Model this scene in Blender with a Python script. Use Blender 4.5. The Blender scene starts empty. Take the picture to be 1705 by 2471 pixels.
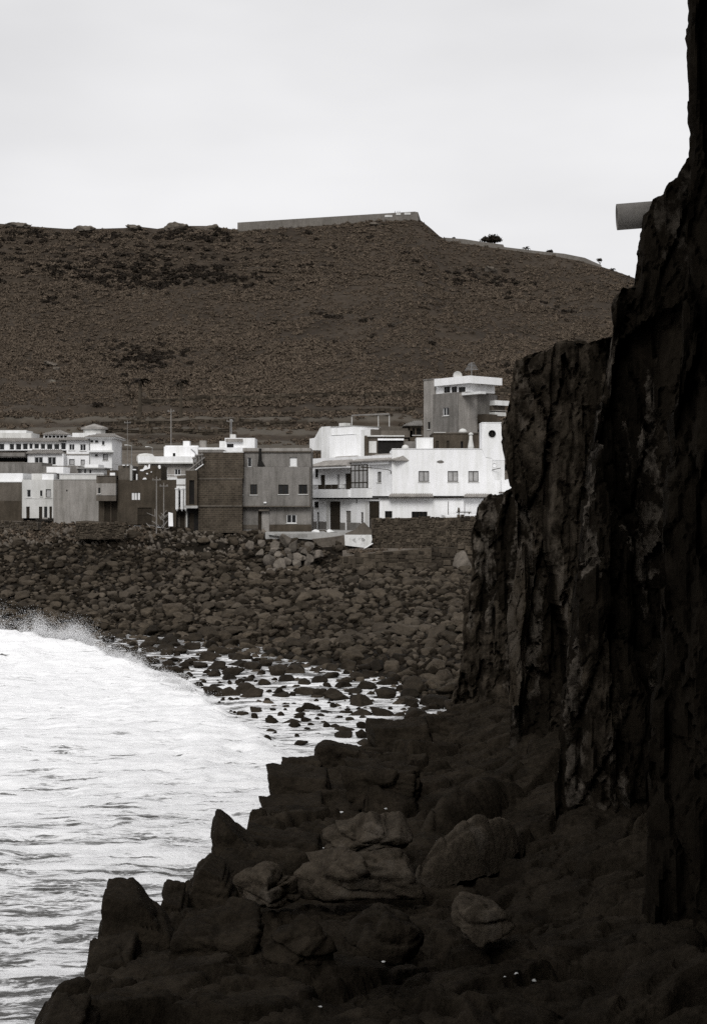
import bpy, bmesh, math, random
import numpy as np
from mathutils import Vector

random.seed(7)
RNG = np.random.default_rng(11)
sc = bpy.context.scene
COL = sc.collection

# ------------------------------------------------------------------ camera, sky, sun, exposure
# the camera stands on the rocks 12 m above the sea, level, looking along +Y
EYE = 12.0
FPX, CU, HV = 3200.0, 852.5, 1205.0        # focal length, centre column, horizon row of the 1705 x 2471 photograph
cd = bpy.data.cameras.new('camera')
cam = bpy.data.objects.new('camera', cd)
COL.objects.link(cam)
cam.location = (0, 0, EYE)
cam.rotation_euler = (math.radians(90), 0, 0)
cd.sensor_fit = 'VERTICAL'
cd.sensor_width = cd.sensor_height = 36.0
cd.lens = FPX / 2471 * 36.0
cd.shift_y = -(2471 / 2 - HV) / 2471
cd.clip_start = 0.5
cd.clip_end = 6000
sc.camera = cam

SUN_EL, SUN_AZ = 40.0, 188.0               # elevation; azimuth of the sun clockwise from +Y (behind the camera, veiled by cloud)
w = bpy.data.worlds.new('World')
sc.world = w
w.use_nodes = True
nt = w.node_tree
nt.nodes.clear()
wo = nt.nodes.new('ShaderNodeOutputWorld')
bg = nt.nodes.new('ShaderNodeBackground')
sky = nt.nodes.new('ShaderNodeTexSky')
sky.sky_type = 'NISHITA'
sky.sun_disc = False
sky.sun_elevation = math.radians(SUN_EL)
sky.sun_rotation = math.radians(SUN_AZ)
bw = nt.nodes.new('ShaderNodeRGBToBW')
tc = nt.nodes.new('ShaderNodeTexCoord')
mp = nt.nodes.new('ShaderNodeMapping')
mp.inputs['Scale'].default_value = (1.0, 1.0, 3.0)
nz = nt.nodes.new('ShaderNodeTexNoise')
nz.inputs['Scale'].default_value = 2.2
nz.inputs['Detail'].default_value = 4.0
nz.inputs['Roughness'].default_value = 0.45
cr = nt.nodes.new('ShaderNodeValToRGB')
cr.color_ramp.elements[0].position = 0.25
cr.color_ramp.elements[0].color = (4.7, 4.7, 4.82, 1)
cr.color_ramp.elements[1].position = 0.72
cr.color_ramp.elements[1].color = (7.0, 7.0, 7.1, 1)
mx = nt.nodes.new('ShaderNodeMixRGB')
mx.inputs[0].default_value = 0.9           # a closed cloud sheet over the clear sky
nt.links.new(tc.outputs['Generated'], mp.inputs[0])
nt.links.new(mp.outputs[0], nz.inputs['Vector'])
nt.links.new(nz.outputs['Fac'], cr.inputs[0])
nt.links.new(sky.outputs[0], bw.inputs[0])
nt.links.new(bw.outputs[0], mx.inputs[1])
nt.links.new(cr.outputs[0], mx.inputs[2])
nt.links.new(mx.outputs[0], bg.inputs[0])
bg.inputs[1].default_value = 0.1
nt.links.new(bg.outputs[0], wo.inputs[0])

sl = bpy.data.lights.new('sun', 'SUN')
sl.energy = 1.5
sl.angle = math.radians(25)
sl.color = (1.0, 0.985, 0.96)
so = bpy.data.objects.new('sun', sl)
COL.objects.link(so)
so.location = (0, -20, 60)
so.rotation_euler = (math.radians(90 - SUN_EL), 0, math.radians(180 - SUN_AZ) + math.radians(0))

sc.view_settings.view_transform = 'Standard'
sc.view_settings.look = 'None'
sc.view_settings.exposure = 0.48
sc.view_settings.gamma = 1.0
sc.view_settings.use_curve_mapping = False
sc.render.engine = 'CYCLES'
sc.cycles.use_denoising = False
sc.cycles.max_bounces = 5

# ------------------------------------------------------------------ noise (vectorised)
def _h(ix, iy, iz, seed):
    h = (ix.astype(np.int64) * 374761393 + iy.astype(np.int64) * 668265263 + iz.astype(np.int64) * 2147483647 + seed * 144269504) & 0xFFFFFFFF
    h = ((h ^ (h >> 13)) * 1274126177) & 0xFFFFFFFF
    h = ((h ^ (h >> 16)) * 2246822519) & 0xFFFFFFFF
    return ((h ^ (h >> 15)) & 0xFFFFFF) / float(0xFFFFFF)

def vnoise(P, seed=0):
    i = np.floor(P).astype(np.int64)
    f = P - i
    f = f * f * f * (f * (f * 6 - 15) + 10)
    out = 0
    for dx in (0, 1):
        wx = f[:, 0] if dx else 1 - f[:, 0]
        for dy in (0, 1):
            wy = f[:, 1] if dy else 1 - f[:, 1]
            for dz in (0, 1):
                wz = f[:, 2] if dz else 1 - f[:, 2]
                out = out + _h(i[:, 0] + dx, i[:, 1] + dy, i[:, 2] + dz, seed) * wx * wy * wz
    return out

def fbm(P, octv=4, seed=0, gain=0.5, lac=2.03):
    P = np.asarray(P, float)
    a, s, n = 1.0, 0.0, 0.0
    for k in range(octv):
        s = s + a * (vnoise(P + 17.3 * k, seed + k) * 2 - 1)
        n += a
        a *= gain
        P = P * lac
    return s / n

def fbm2(x, y, octv=4, seed=0, gain=0.5):
    return fbm(np.stack([x, y, np.zeros_like(x) + 0.37], 1), octv, seed, gain)

def worley(P, seed=0):
    """nearest cell: distance, second distance, cell hash values (3) and offset from the cell point"""
    i = np.floor(P).astype(np.int64)
    n = len(P)
    f1 = np.full(n, 9.0); f2 = np.full(n, 9.0)
    rid = np.zeros((n, 3)); off = np.zeros((n, 3))
    for dx in (-1, 0, 1):
        for dy in (-1, 0, 1):
            for dz in (-1, 0, 1):
                a, b, c = i[:, 0] + dx, i[:, 1] + dy, i[:, 2] + dz
                C = np.stack([a + _h(a, b, c, seed), b + _h(a, b, c, seed + 1), c + _h(a, b, c, seed + 2)], 1)
                d = P - C
                r = np.sqrt((d * d).sum(1))
                m = r < f1
                f2 = np.where(m, f1, np.minimum(f2, r))
                f1 = np.where(m, r, f1)
                off[m] = d[m]
                rid[m] = np.stack([_h(a, b, c, seed + 3), _h(a, b, c, seed + 4), _h(a, b, c, seed + 5)], 1)[m]
    return f1, f2, rid, off

def blocky(P, seed=0, tilt=0.8):
    """fractured-rock height field: every Voronoi cell is a tilted facet, with a sunk joint between cells"""
    f1, f2, rid, off = worley(P, seed)
    g = rid * 2 - 1
    face = g[:, 0] * 0.6 + (off * np.roll(g, 1, 1)).sum(1) * tilt
    joint = np.clip((f2 - f1) / 0.12, 0, 1)
    return face - 0.45 * (1 - joint)

def sstep(a, b, x):
    t = np.clip((x - a) / (b - a), 0, 1)
    return t * t * (3 - 2 * t)

# ------------------------------------------------------------------ mesh helpers
def mesh_np(name, V, F, smooth=True):
    V = np.asarray(V, np.float32)
    F = np.asarray(F, np.int32)
    me = bpy.data.meshes.new(name)
    k = F.shape[1]
    me.vertices.add(len(V)); me.vertices.foreach_set('co', V.ravel())
    me.loops.add(F.size); me.loops.foreach_set('vertex_index', F.ravel())
    me.polygons.add(len(F))
    me.polygons.foreach_set('loop_start', np.arange(0, F.size, k, dtype=np.int32))
    me.polygons.foreach_set('loop_total', np.full(len(F), k, np.int32))
    if smooth:
        me.polygons.foreach_set('use_smooth', np.ones(len(F), bool))
    me.update(calc_edges=True)
    me.validate()
    return me

def attr(me, name, val):
    a = me.attributes.new(name, 'FLOAT', 'POINT')
    a.data.foreach_set('value', np.asarray(val, np.float32))

def link(name, me, mat=None, parent=None, loc=None):
    o = bpy.data.objects.new(name, me)
    COL.objects.link(o)
    if mat is not None and not me.materials:
        me.materials.append(mat)
    if parent is not None:
        o.parent = parent
    if loc is not None:
        o.location = loc
    return o

def tag(o, label=None, cat=None, group=None, kind=None):
    for k, v in (('label', label), ('category', cat), ('group', group), ('kind', kind)):
        if v:
            o[k] = v
    return o

def grid_faces(nr, ncol):
    i = np.arange(nr * ncol).reshape(nr, ncol)
    return np.stack([i[:-1, :-1], i[:-1, 1:], i[1:, 1:], i[1:, :-1]], -1).reshape(-1, 4)

class MB:
    """collects boxes, bars and prisms in world space; build() links them as one mesh under a parent"""
    def __init__(s):
        s.v, s.f = [], []
    def add(s, vs, fs):
        o = len(s.v)
        s.v += [tuple(map(float, p)) for p in vs]
        s.f += [tuple(i + o for i in q) for q in fs]
        return s
    def hexa(s, p):          # p: 4 bottom corners then 4 top corners, same order
        return s.add(p, [(3, 2, 1, 0), (4, 5, 6, 7), (0, 1, 5, 4), (1, 2, 6, 5), (2, 3, 7, 6), (3, 0, 4, 7)])
    def bar(s, a, b, r0, r1=None, n=7):
        a, b = Vector(a), Vector(b)
        r1 = r0 if r1 is None else r1
        d = (b - a).normalized()
        u = d.orthogonal().normalized(); v = d.cross(u)
        vs = [p + (u * math.cos(2 * math.pi * k / n) + v * math.sin(2 * math.pi * k / n)) * r for p, r in ((a, r0), (b, r1)) for k in range(n)]
        fs = [(k, (k + 1) % n, n + (k + 1) % n, n + k) for k in range(n)] + [tuple(range(n - 1, -1, -1)), tuple(range(n, 2 * n))]
        return s.add(vs, fs)
    def lathe(s, c, prof, n=16, sx=1.0, sy=1.0):     # prof: (radius, z) from bottom to top
        vs, fs = [], []
        for r, z in prof:
            for k in range(n):
                t = 2 * math.pi * k / n
                vs.append((c[0] + r * math.cos(t) * sx, c[1] + r * math.sin(t) * sy, c[2] + z))
        for j in range(len(prof) - 1):
            for k in range(n):
                k2 = (k + 1) % n
                fs.append((j * n + k, j * n + k2, (j + 1) * n + k2, (j + 1) * n + k))
        fs.append(tuple(range(n - 1, -1, -1)))
        fs.append(tuple((len(prof) - 1) * n + k for k in range(n)))
        return s.add(vs, fs)
    def build(s, name, mat, parent=None, smooth=False, recalc=False):
        if not s.v:
            return None
        o0 = Vector(parent.matrix_world.translation) if parent is not None else Vector((0, 0, 0))
        if parent is not None:
            o0 = Vector((0, 0, 0)); p = parent
            while p is not None:
                o0 = o0 + Vector(p.location); p = p.parent
        me = bpy.data.meshes.new(name)
        me.from_pydata([tuple(Vector(q) - o0) for q in s.v], [], s.f)
        if recalc:
            bm = bmesh.new(); bm.from_mesh(me); bmesh.ops.recalc_face_normals(bm, faces=bm.faces); bm.to_mesh(me); bm.free()
        if smooth:
            me.polygons.foreach_set('use_smooth', np.ones(len(me.polygons), bool))
        me.update()
        return link(name, me, mat, parent)

def empty(name, loc, label, cat, group=None):
    o = bpy.data.objects.new(name, None)
    COL.objects.link(o)
    o.location = loc
    o.empty_display_size = 0.5
    return tag(o, label, cat, group)

def at(u, v, D):
    return Vector(((u - CU) / FPX * D, D, EYE - (v - HV) / FPX * D))

# ------------------------------------------------------------------ materials
def mat(name, col, rough=0.85, var=0.25, scale=1.5, bump=0.2, bscale=8.0, spec=0.1, stain=0.0, grain=0.0, stretch=(1, 1, 1), coord='Object'):
    m = bpy.data.materials.new(name)
    m.use_nodes = True
    n, l = m.node_tree.nodes, m.node_tree.links
    b = n['Principled BSDF']
    b.inputs['Roughness'].default_value = rough
    b.inputs['Specular IOR Level'].default_value = spec
    t = n.new('ShaderNodeTexCoord')
    mpp = n.new('ShaderNodeMapping'); mpp.inputs['Scale'].default_value = stretch
    l.new(t.outputs[coord], mpp.inputs[0])
    n1 = n.new('ShaderNodeTexNoise'); n1.inputs['Scale'].default_value = scale; n1.inputs['Detail'].default_value = 8; n1.inputs['Roughness'].default_value = 0.62
    l.new(mpp.outputs[0], n1.inputs['Vector'])
    r = n.new('ShaderNodeValToRGB')
    e = r.color_ramp.elements
    e[0].position, e[1].position = 0.28, 0.72
    e[0].color = tuple(c * (1 - var) for c in col) + (1,)
    e[1].color = tuple(min(1, c * (1 + var)) for c in col) + (1,)
    l.new(n1.outputs['Fac'], r.inputs[0])
    cur = r.outputs[0]
    if stain > 0:            # rain streaks and dirt: a stretched noise that darkens in vertical runs
        ms = n.new('ShaderNodeMapping'); ms.inputs['Scale'].default_value = (1.3, 1.3, 0.16)
        l.new(t.outputs[coord], ms.inputs[0])
        n2 = n.new('ShaderNodeTexNoise'); n2.inputs['Scale'].default_value = 1.1; n2.inputs['Detail'].default_value = 7; n2.inputs['Roughness'].default_value = 0.7
        l.new(ms.outputs[0], n2.inputs['Vector'])
        r2 = n.new('ShaderNodeValToRGB')
        r2.color_ramp.elements[0].position, r2.color_ramp.elements[1].position = 0.42, 0.66
        r2.color_ramp.elements[0].color = (1, 1, 1, 1)
        k = 1 - stain
        r2.color_ramp.elements[1].color = (k, k, k * 0.97, 1)
        l.new(n2.outputs['Fac'], r2.inputs[0])
        mm = n.new('ShaderNodeMixRGB'); mm.blend_type = 'MULTIPLY'; mm.inputs[0].default_value = 1
        l.new(cur, mm.inputs[1]); l.new(r2.outputs[0], mm.inputs[2])
        cur = mm.outputs[0]
    if grain > 0:            # fine pitting and grit
        n4 = n.new('ShaderNodeTexNoise'); n4.inputs['Scale'].default_value = scale * 9; n4.inputs['Detail'].default_value = 5; n4.inputs['Roughness'].default_value = 0.8
        l.new(mpp.outputs[0], n4.inputs['Vector'])
        r4 = n.new('ShaderNodeValToRGB')
        r4.color_ramp.elements[0].position, r4.color_ramp.elements[1].position = 0.36, 0.64
        r4.color_ramp.elements[0].color = (1 - grain,) * 3 + (1,)
        r4.color_ramp.elements[1].color = (1 + grain,) * 3 + (1,)
        l.new(n4.outputs['Fac'], r4.inputs[0])
        mm = n.new('ShaderNodeMixRGB'); mm.blend_type = 'MULTIPLY'; mm.inputs[0].default_value = 1
        l.new(cur, mm.inputs[1]); l.new(r4.outputs[0], mm.inputs[2])
        cur = mm.outputs[0]
    l.new(cur, b.inputs['Base Color'])
    if bump > 0:
        n3 = n.new('ShaderNodeTexNoise'); n3.inputs['Scale'].default_value = bscale; n3.inputs['Detail'].default_value = 7; n3.inputs['Roughness'].default_value = 0.68
        l.new(mpp.outputs[0], n3.inputs['Vector'])
        bp = n.new('ShaderNodeBump'); bp.inputs['Strength'].default_value = bump; bp.inputs['Distance'].default_value = 0.12
        l.new(n3.outputs['Fac'], bp.inputs['Height'])
        l.new(bp.outputs[0], b.inputs['Normal'])
    return m

def per_stone(m, lo=0.5, hi=1.5):
    """every stone its own tone (each island of a heap, each separate object)"""
    n, l = m.node_tree.nodes, m.node_tree.links
    b = n['Principled BSDF']
    src = b.inputs['Base Color'].links[0].from_socket
    g = n.new('ShaderNodeNewGeometry'); oi = n.new('ShaderNodeObjectInfo')
    ad = n.new('ShaderNodeMath'); ad.operation = 'ADD'; l.new(g.outputs['Random Per Island'], ad.inputs[0]); l.new(oi.outputs['Random'], ad.inputs[1])
    fr = n.new('ShaderNodeMath'); fr.operation = 'FRACT'; l.new(ad.outputs[0], fr.inputs[0])
    mr = n.new('ShaderNodeMapRange'); mr.inputs['To Min'].default_value = lo; mr.inputs['To Max'].default_value = hi; l.new(fr.outputs[0], mr.inputs['Value'])
    mm = n.new('ShaderNodeMixRGB'); mm.blend_type = 'MULTIPLY'; mm.inputs[0].default_value = 1
    l.new(src, mm.inputs[1]); l.new(mr.outputs[0], mm.inputs[2]); l.new(mm.outputs[0], b.inputs['Base Color'])
    return m

def patches(m, col, lo, hi, scale, stretch=(1, 1, 1), coord='Object', rough=None):
    """lay pale patches (mineral, lichen, painted light) of a second colour over a material"""
    n, l = m.node_tree.nodes, m.node_tree.links
    b = n['Principled BSDF']
    src = b.inputs['Base Color'].links[0].from_socket
    t = n.new('ShaderNodeTexCoord'); mpp = n.new('ShaderNodeMapping'); mpp.inputs['Scale'].default_value = stretch
    if coord == 'World':
        gp = n.new('ShaderNodeNewGeometry'); l.new(gp.outputs['Position'], mpp.inputs[0])
    else:
        l.new(t.outputs[coord], mpp.inputs[0])
    nn = n.new('ShaderNodeTexNoise'); nn.inputs['Scale'].default_value = scale; nn.inputs['Detail'].default_value = 9; nn.inputs['Roughness'].default_value = 0.68
    l.new(mpp.outputs[0], nn.inputs['Vector'])
    r = n.new('ShaderNodeValToRGB'); r.color_ramp.elements[0].position = lo; r.color_ramp.elements[1].position = hi
    l.new(nn.outputs['Fac'], r.inputs[0])
    mm = n.new('ShaderNodeMixRGB'); mm.inputs[2].default_value = tuple(col) + (1,)
    l.new(r.outputs[0], mm.inputs[0]); l.new(src, mm.inputs[1]); l.new(mm.outputs[0], b.inputs['Base Color'])
    return m

def W_(g):
    k = max(0.25, min(1.0, 1.15 - g * 6))
    return (g * (1 + 0.24 * k), g * (1 - 0.02 * k), g * (1 - 0.30 * k))

WH = lambda g: (g * 1.27, g * 0.985, g * 0.73)           # the browner tone of the scrub

          # a greyed, slightly warm tone (the picture is a toned black and white print)
M = {}
M['white'] = mat('white_plaster', (0.80, 0.80, 0.81), 0.8, 0.05, 0.6, 0.05, 3, stain=0.14)
M['white2'] = mat('weathered_white_plaster', (0.70, 0.70, 0.70), 0.85, 0.08, 0.7, 0.08, 3, stain=0.22)
M['pale'] = mat('pale_plaster', (0.55, 0.545, 0.53), 0.88, 0.09, 0.8, 0.08, 3, stain=0.20)
M['grey'] = mat('grey_render', W_(0.26), 0.9, 0.16, 0.6, 0.1, 3, stain=0.34, grain=0.12)
M['midgrey'] = mat('mid_grey_render', W_(0.175), 0.9, 0.2, 0.5, 0.12, 3, stain=0.42, grain=0.14)
M['darkgrey'] = mat('dark_grey_render', W_(0.095), 0.92, 0.22, 0.6, 0.15, 3, stain=0.3, grain=0.15)
M['dark'] = mat('dark_weathered_render', W_(0.052), 0.92, 0.3, 0.6, 0.15, 3, stain=0.3, grain=0.15)
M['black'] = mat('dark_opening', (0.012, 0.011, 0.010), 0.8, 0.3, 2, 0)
M['door'] = mat('dark_wooden_door', W_(0.022), 0.7, 0.3, 2, 0.1, 10)
M['glass'] = mat('window_glass', (0.012, 0.012, 0.012), 0.15, 0.2, 0.5, 0, spec=0.25)
M['glasspale'] = mat('curtained_glass', (0.36, 0.355, 0.35), 0.2, 0.25, 1.2, 0, spec=0.5)
M['frame'] = mat('white_frame', (0.72, 0.72, 0.72), 0.6, 0.05, 2, 0)
M['darkframe'] = mat('dark_frame', W_(0.022), 0.6, 0.2, 2, 0)
M['tile'] = mat('roof_tile', W_(0.24), 0.9, 0.3, 1.4, 0.2, 6, grain=0.2)
M['metal'] = mat('grey_metal', (0.22, 0.22, 0.22), 0.5, 0.15, 2, 0)
M['wood'] = mat('weathered_wood', W_(0.20), 0.9, 0.3, 2, 0.2, 9)
M['stonewall'] = mat('dark_stone_wall', W_(0.045), 0.95, 0.45, 1.5, 0.5, 5, grain=0.25)
M['hill'] = mat('hill_soil', WH(0.030), 0.95, 0.4, 0.06, 0.6, 0.8, grain=0.2)
M['shrub'] = mat('hill_shrub_leaves', WH(0.072), 0.9, 0.4, 0.5, 0)
M['bush'] = mat('dark_bush_leaves', WH(0.016), 0.9, 0.4, 0.5, 0)
M['ground'] = mat('dusty_ground', W_(0.085), 0.95, 0.4, 0.35, 0.6, 3, grain=0.25)
M['concrete'] = mat('pale_concrete', (0.34, 0.335, 0.325), 0.9, 0.14, 0.8, 0.12, 4, stain=0.15, grain=0.1)
M['cobble'] = mat('shade_painted_cobbles', W_(0.013), 0.9, 0.45, 1.6, 0.5, 7, spec=0.04, grain=0.3)  # darker than the boulders, painting shade into the gaps between them
M['beach'] = mat('shade_painted_shingle', W_(0.009), 0.9, 0.45, 0.9, 0.8, 4, grain=0.3)  # ground darkened so the gaps between boulders read as shaded
M['boulder'] = mat('basalt_boulder', W_(0.040), 0.88, 0.4, 1.6, 0.55, 7, spec=0.06, grain=0.3)
M['wet'] = mat('wet_basalt_boulder', W_(0.018), 0.75, 0.4, 1.8, 0.5, 7, spec=0.06, grain=0.3)
M['pile'] = mat('pale_quarried_rock', W_(0.095), 0.9, 0.35, 1.2, 0.5, 6, grain=0.25)
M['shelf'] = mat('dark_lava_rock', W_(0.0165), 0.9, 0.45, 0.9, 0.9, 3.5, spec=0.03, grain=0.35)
M['shelflit'] = mat('light_painted_lava_rock', W_(0.046), 0.9, 0.4, 0.9, 0.8, 3.5, spec=0.03, grain=0.35)  # shelf rock in a lighter copy, with the light painted into its colour
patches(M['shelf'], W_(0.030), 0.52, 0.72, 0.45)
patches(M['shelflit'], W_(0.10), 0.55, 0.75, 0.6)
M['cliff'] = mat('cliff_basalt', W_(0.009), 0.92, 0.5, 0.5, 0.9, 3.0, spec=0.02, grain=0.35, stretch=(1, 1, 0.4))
M['cliffshade'] = mat('shade_painted_cliff_basalt', W_(0.0085), 0.92, 0.5, 0.5, 0.9, 3.0, spec=0.02, grain=0.35, stretch=(1, 1, 0.4))  # darker copy of the cliff basalt, painting shade onto the near buttress
def faces(m, col, lo, hi, scale, stretch, nlo, nhi, seed=0.0):
    """whole fracture faces of a paler mineral colour: Voronoi cells picked at random, broken up by noise"""
    n, l = m.node_tree.nodes, m.node_tree.links
    b = n['Principled BSDF']
    src = b.inputs['Base Color'].links[0].from_socket
    t = n.new('ShaderNodeTexCoord'); mpp = n.new('ShaderNodeMapping'); mpp.inputs['Scale'].default_value = stretch; mpp.inputs['Location'].default_value = (seed, seed, seed)
    mpp.inputs['Rotation'].default_value = (0, math.radians(14), 0)
    l.new(t.outputs['Object'], mpp.inputs[0])
    nn = n.new('ShaderNodeTexNoise'); nn.inputs['Scale'].default_value = 1.1; nn.inputs['Detail'].default_value = 9; nn.inputs['Roughness'].default_value = 0.72
    l.new(t.outputs['Object'], nn.inputs['Vector'])
    sub = n.new('ShaderNodeVectorMath'); sub.operation = 'MULTIPLY_ADD'; sub.inputs[1].default_value = (0.7, 0.7, 0.7)
    l.new(nn.outputs['Color'], sub.inputs[0]); l.new(mpp.outputs[0], sub.inputs[2])
    v = n.new('ShaderNodeTexVoronoi'); v.inputs['Scale'].default_value = scale; l.new(sub.outputs[0], v.inputs['Vector'])
    sp = n.new('ShaderNodeSeparateColor'); l.new(v.outputs['Color'], sp.inputs[0])
    r1 = n.new('ShaderNodeMapRange'); r1.inputs['From Min'].default_value = lo; r1.inputs['From Max'].default_value = hi; l.new(sp.outputs[0], r1.inputs['Value'])
    r2 = n.new('ShaderNodeMapRange'); r2.inputs['From Min'].default_value = nlo; r2.inputs['From Max'].default_value = nhi; l.new(nn.outputs['Fac'], r2.inputs['Value'])
    mu = n.new('ShaderNodeMath'); mu.operation = 'MULTIPLY'; l.new(r1.outputs[0], mu.inputs[0]); l.new(r2.outputs[0], mu.inputs[1])
    mm = n.new('ShaderNodeMixRGB'); mm.inputs[2].default_value = tuple(col) + (1,)
    l.new(mu.outputs[0], mm.inputs[0]); l.new(src, mm.inputs[1]); l.new(mm.outputs[0], b.inputs['Base Color'])
    return m
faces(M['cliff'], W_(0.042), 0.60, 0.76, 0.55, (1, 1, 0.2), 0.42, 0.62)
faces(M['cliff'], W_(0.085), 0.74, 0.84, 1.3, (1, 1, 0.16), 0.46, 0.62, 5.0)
patches(M['boulder'], W_(0.062), 0.50, 0.66, 0.075, coord='World')
patches(M['boulder'], W_(0.075), 0.60, 0.78, 0.5)
per_stone(M['boulder'], 0.6, 1.4); per_stone(M['pile'], 0.6, 1.4); per_stone(M['wet'], 0.6, 1.4); per_stone(M['stonewall'], 0.5, 1.5); per_stone(M['shrub'], 0.75, 1.3)
# ------------------------------------------------------------------ land: beach, village ground
YS_X = [-400, -60, -45, -22, -16, -9.7, -3.5, 1.4, 4, 8, 14, 60, 400]
YS_Y = [190, 132, 126, 118, 113, 107, 99, 89, 79, 69, 62, 58, 50]
def shore_y(x):
    return np.interp(x, YS_X, YS_Y)
def land_z(x, y, rough=True):
    x = np.asarray(x, float); y = np.asarray(y, float)
    ys = shore_y(x)
    t = (y - ys) / np.maximum(158 - ys, 6)
    top = 6.5 + 0.7 * sstep(-9, -14, x) + 1.5 * sstep(-20, -29, x)
    z = np.where(t < 0, np.maximum(np.where(t > -0.55, t * 1.1, -0.6 + (t + 0.55) * 9), -4.0), top * (0.25 * np.clip(t, 0, 1) + 0.75 * np.clip(t, 0, 1) ** 1.35))
    z = z + 11.5 * sstep(163, 222, y) + np.maximum(y - 222, 0) * 0.06
    # the rubble bank below the grey houses stands a little higher than the shingle
    z = z + 0.7 * np.exp(-((x + 8) / 4) ** 2 - ((y - 147) / 4) ** 2) - 0.5 * np.exp(-((x - 8) / 8) ** 2 - ((y - 138) / 8) ** 2)
    z = z + np.maximum(7.25 - z, 0) * sstep(147.0, 151.5, y) * sstep(-13.5, -11, x) * (1 - sstep(0.5, 2.5, x))
    z = z + np.maximum(8.0 + 0.9 * sstep(-12, -30, x) - np.where(y > 150, np.maximum(z, top), top), 0) * sstep(152.7, 153.6, y)
    if rough:
        m = sstep(-0.1, 0.1, t) * (1 - sstep(152, 160, y))
        z = z + m * (0.75 * fbm2(x * 0.12, y * 0.15, 3, 5) + 0.22 * fbm2(x * 0.9, y * 0.9, 3, 9))
    return z

def axis(pts):
    """non-uniform axis: list of (start, step) ... end"""
    out = []
    for (a, st), (b, _) in zip(pts[:-1], pts[1:]):
        out += list(np.arange(a, b - 1e-6, st))
    return np.array(out + [pts[-1][0]])

def hgrid(name, X, Y, zf, m, kind='structure', smooth=True):
    gx, gy = np.meshgrid(X, Y)
    x, y = gx.ravel(), gy.ravel()
    z = zf(x, y)
    me = mesh_np(name, np.stack([x, y, z], 1), grid_faces(len(Y), len(X)), smooth)
    o = link(name, me, m)
    tag(o, kind=kind)
    return o

beach = hgrid('beach', axis([(-420, 20), (-80, 3), (-60, 0.35), (16, 2), (60, 20), (420, 20)]),
              axis([(40, 3), (60, 0.35), (156, 3), (160, 0)]), land_z, M['beach'])
ground = hgrid('ground', axis([(-1200, 60), (-120, 3), (120, 60), (1200, 60)]),
               axis([(160, 2), (260, 60), (800, 0)]), lambda x, y: land_z(x, y, False) + 0.15 * fbm2(x * 0.3, y * 0.3, 2, 3), M['ground'])

# ------------------------------------------------------------------ hill
CREST = [(-6000, 600), (-1500, 500), (-300, 520), (20, 541), (100, 548), (160, 552), (230, 552), (300, 550), (330, 546), (380, 552), (420, 545), (500, 545), (560, 553),
         (573, 553), (700, 545), (800, 537), (900, 530), (1000, 525), (1015, 532), (1040, 552), (1060, 570), (1080, 580), (1150, 590), (1250, 604), (1330, 614),
         (1400, 628), (1440, 640), (1500, 660), (1560, 682), (1700, 740), (2000, 830), (2600, 900), (8000, 1000)]
DB, DC = 208.0, 430.0
cu_ = np.array([c[0] for c in CREST]); cv_ = np.array([c[1] for c in CREST])
def hill_point(u, t):
    """the slope as a fan of profiles: u gives the bearing, t runs from the foot (0) over the crest (1) to the plateau behind"""
    k = (u - CU) / FPX
    D = DB + (DC - DB) * t
    x, y = k * D, D
    zc = EYE + (HV - np.interp(u, cu_, cv_)) / FPX * DC
    zf = 17.5
    s = np.clip(t, 0, 1)
    prof = 0.80 * s ** 1.18 + 0.20 * s ** 3
    prof = np.where(t < 0.13, prof * 0 + 0.80 * s ** 1.18, prof)
    z = zf + (zc - zf) * prof
    z = np.where(t > 1, zc - (t - 1) * 22, z)
    fade = sstep(0.0, 0.1, t) * (1 - sstep(0.9, 0.985, t))
    z = z + fade * (3.4 * fbm2(x / 46, y / 46, 4, 21) + 0.9 * fbm2(x / 9, y / 9, 3, 27))
    # hollow and rock ledges under the left-hand crest
    hol = np.exp(-((u - 350) / 120) ** 2 - ((t - 0.80) / 0.055) ** 2)
    z = z - 4.5 * hol
    led = sstep(900, 500, u) * sstep(0.70, 0.78, t) * (1 - sstep(0.93, 0.99, t))
    q = z / 4.2 + 0.8 * fbm2(x / 30, y / 30, 2, 33)
    z = z + led * 2.6 * (sstep(0.15, 0.5, q - np.floor(q)) - 0.5)
    # terraced fields at the foot
    ter = (1 - sstep(0.17, 0.25, t)) * sstep(0, 0.02, t)
    q = z / 3.0 + 0.15 * np.sin(x / 30)
    z = z + ter * 1.1 * (sstep(0.55, 0.95, q - np.floor(q)) - (q - np.floor(q)))
    return x, y, z
def bare(u, t):
    v = np.zeros_like(u)
    for (uc, tc_, su, st_) in ((343, 0.72, 3.0, 0.05), (128, 0.345, 8, 0.008)):
        v = np.maximum(v, np.exp(-((u - uc) / su) ** 2 - ((t - tc_) / st_) ** 2))
    return v * np.clip(0.6 + 1.6 * fbm2(u / 9, t * 160, 3, 91), 0, 1)
HU = axis([(-6000, 250), (-500, 40), (-60, 5), (1620, 30), (2600, 200), (8000, 0)])
HT = np.concatenate([np.linspace(0, 1, 230), np.linspace(1.02, 2.2, 12)])
gu, gt = np.meshgrid(HU, HT)
hx, hy, hz = hill_point(gu.ravel(), gt.ravel())
me = mesh_np('hill', np.stack([hx, hy, hz], 1), grid_faces(len(HT), len(HU)))
ter_ = (1 - sstep(0.17, 0.22, gt.ravel())) * sstep(0.35, 0.6, 0.5 + 0.5 * np.sin(hz * 2.1 + 1.0) + 0.5 * fbm2(hx / 25, hz, 2, 93))
attr(me, 'bare', np.maximum(bare(gu.ravel(), gt.ravel()), 0.30 * ter_))
hill = tag(link('hill', me, M['hill']), kind='structure')
hm = M['hill'].node_tree
an = hm.nodes.new('ShaderNodeAttribute'); an.attribute_name = 'bare'
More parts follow.
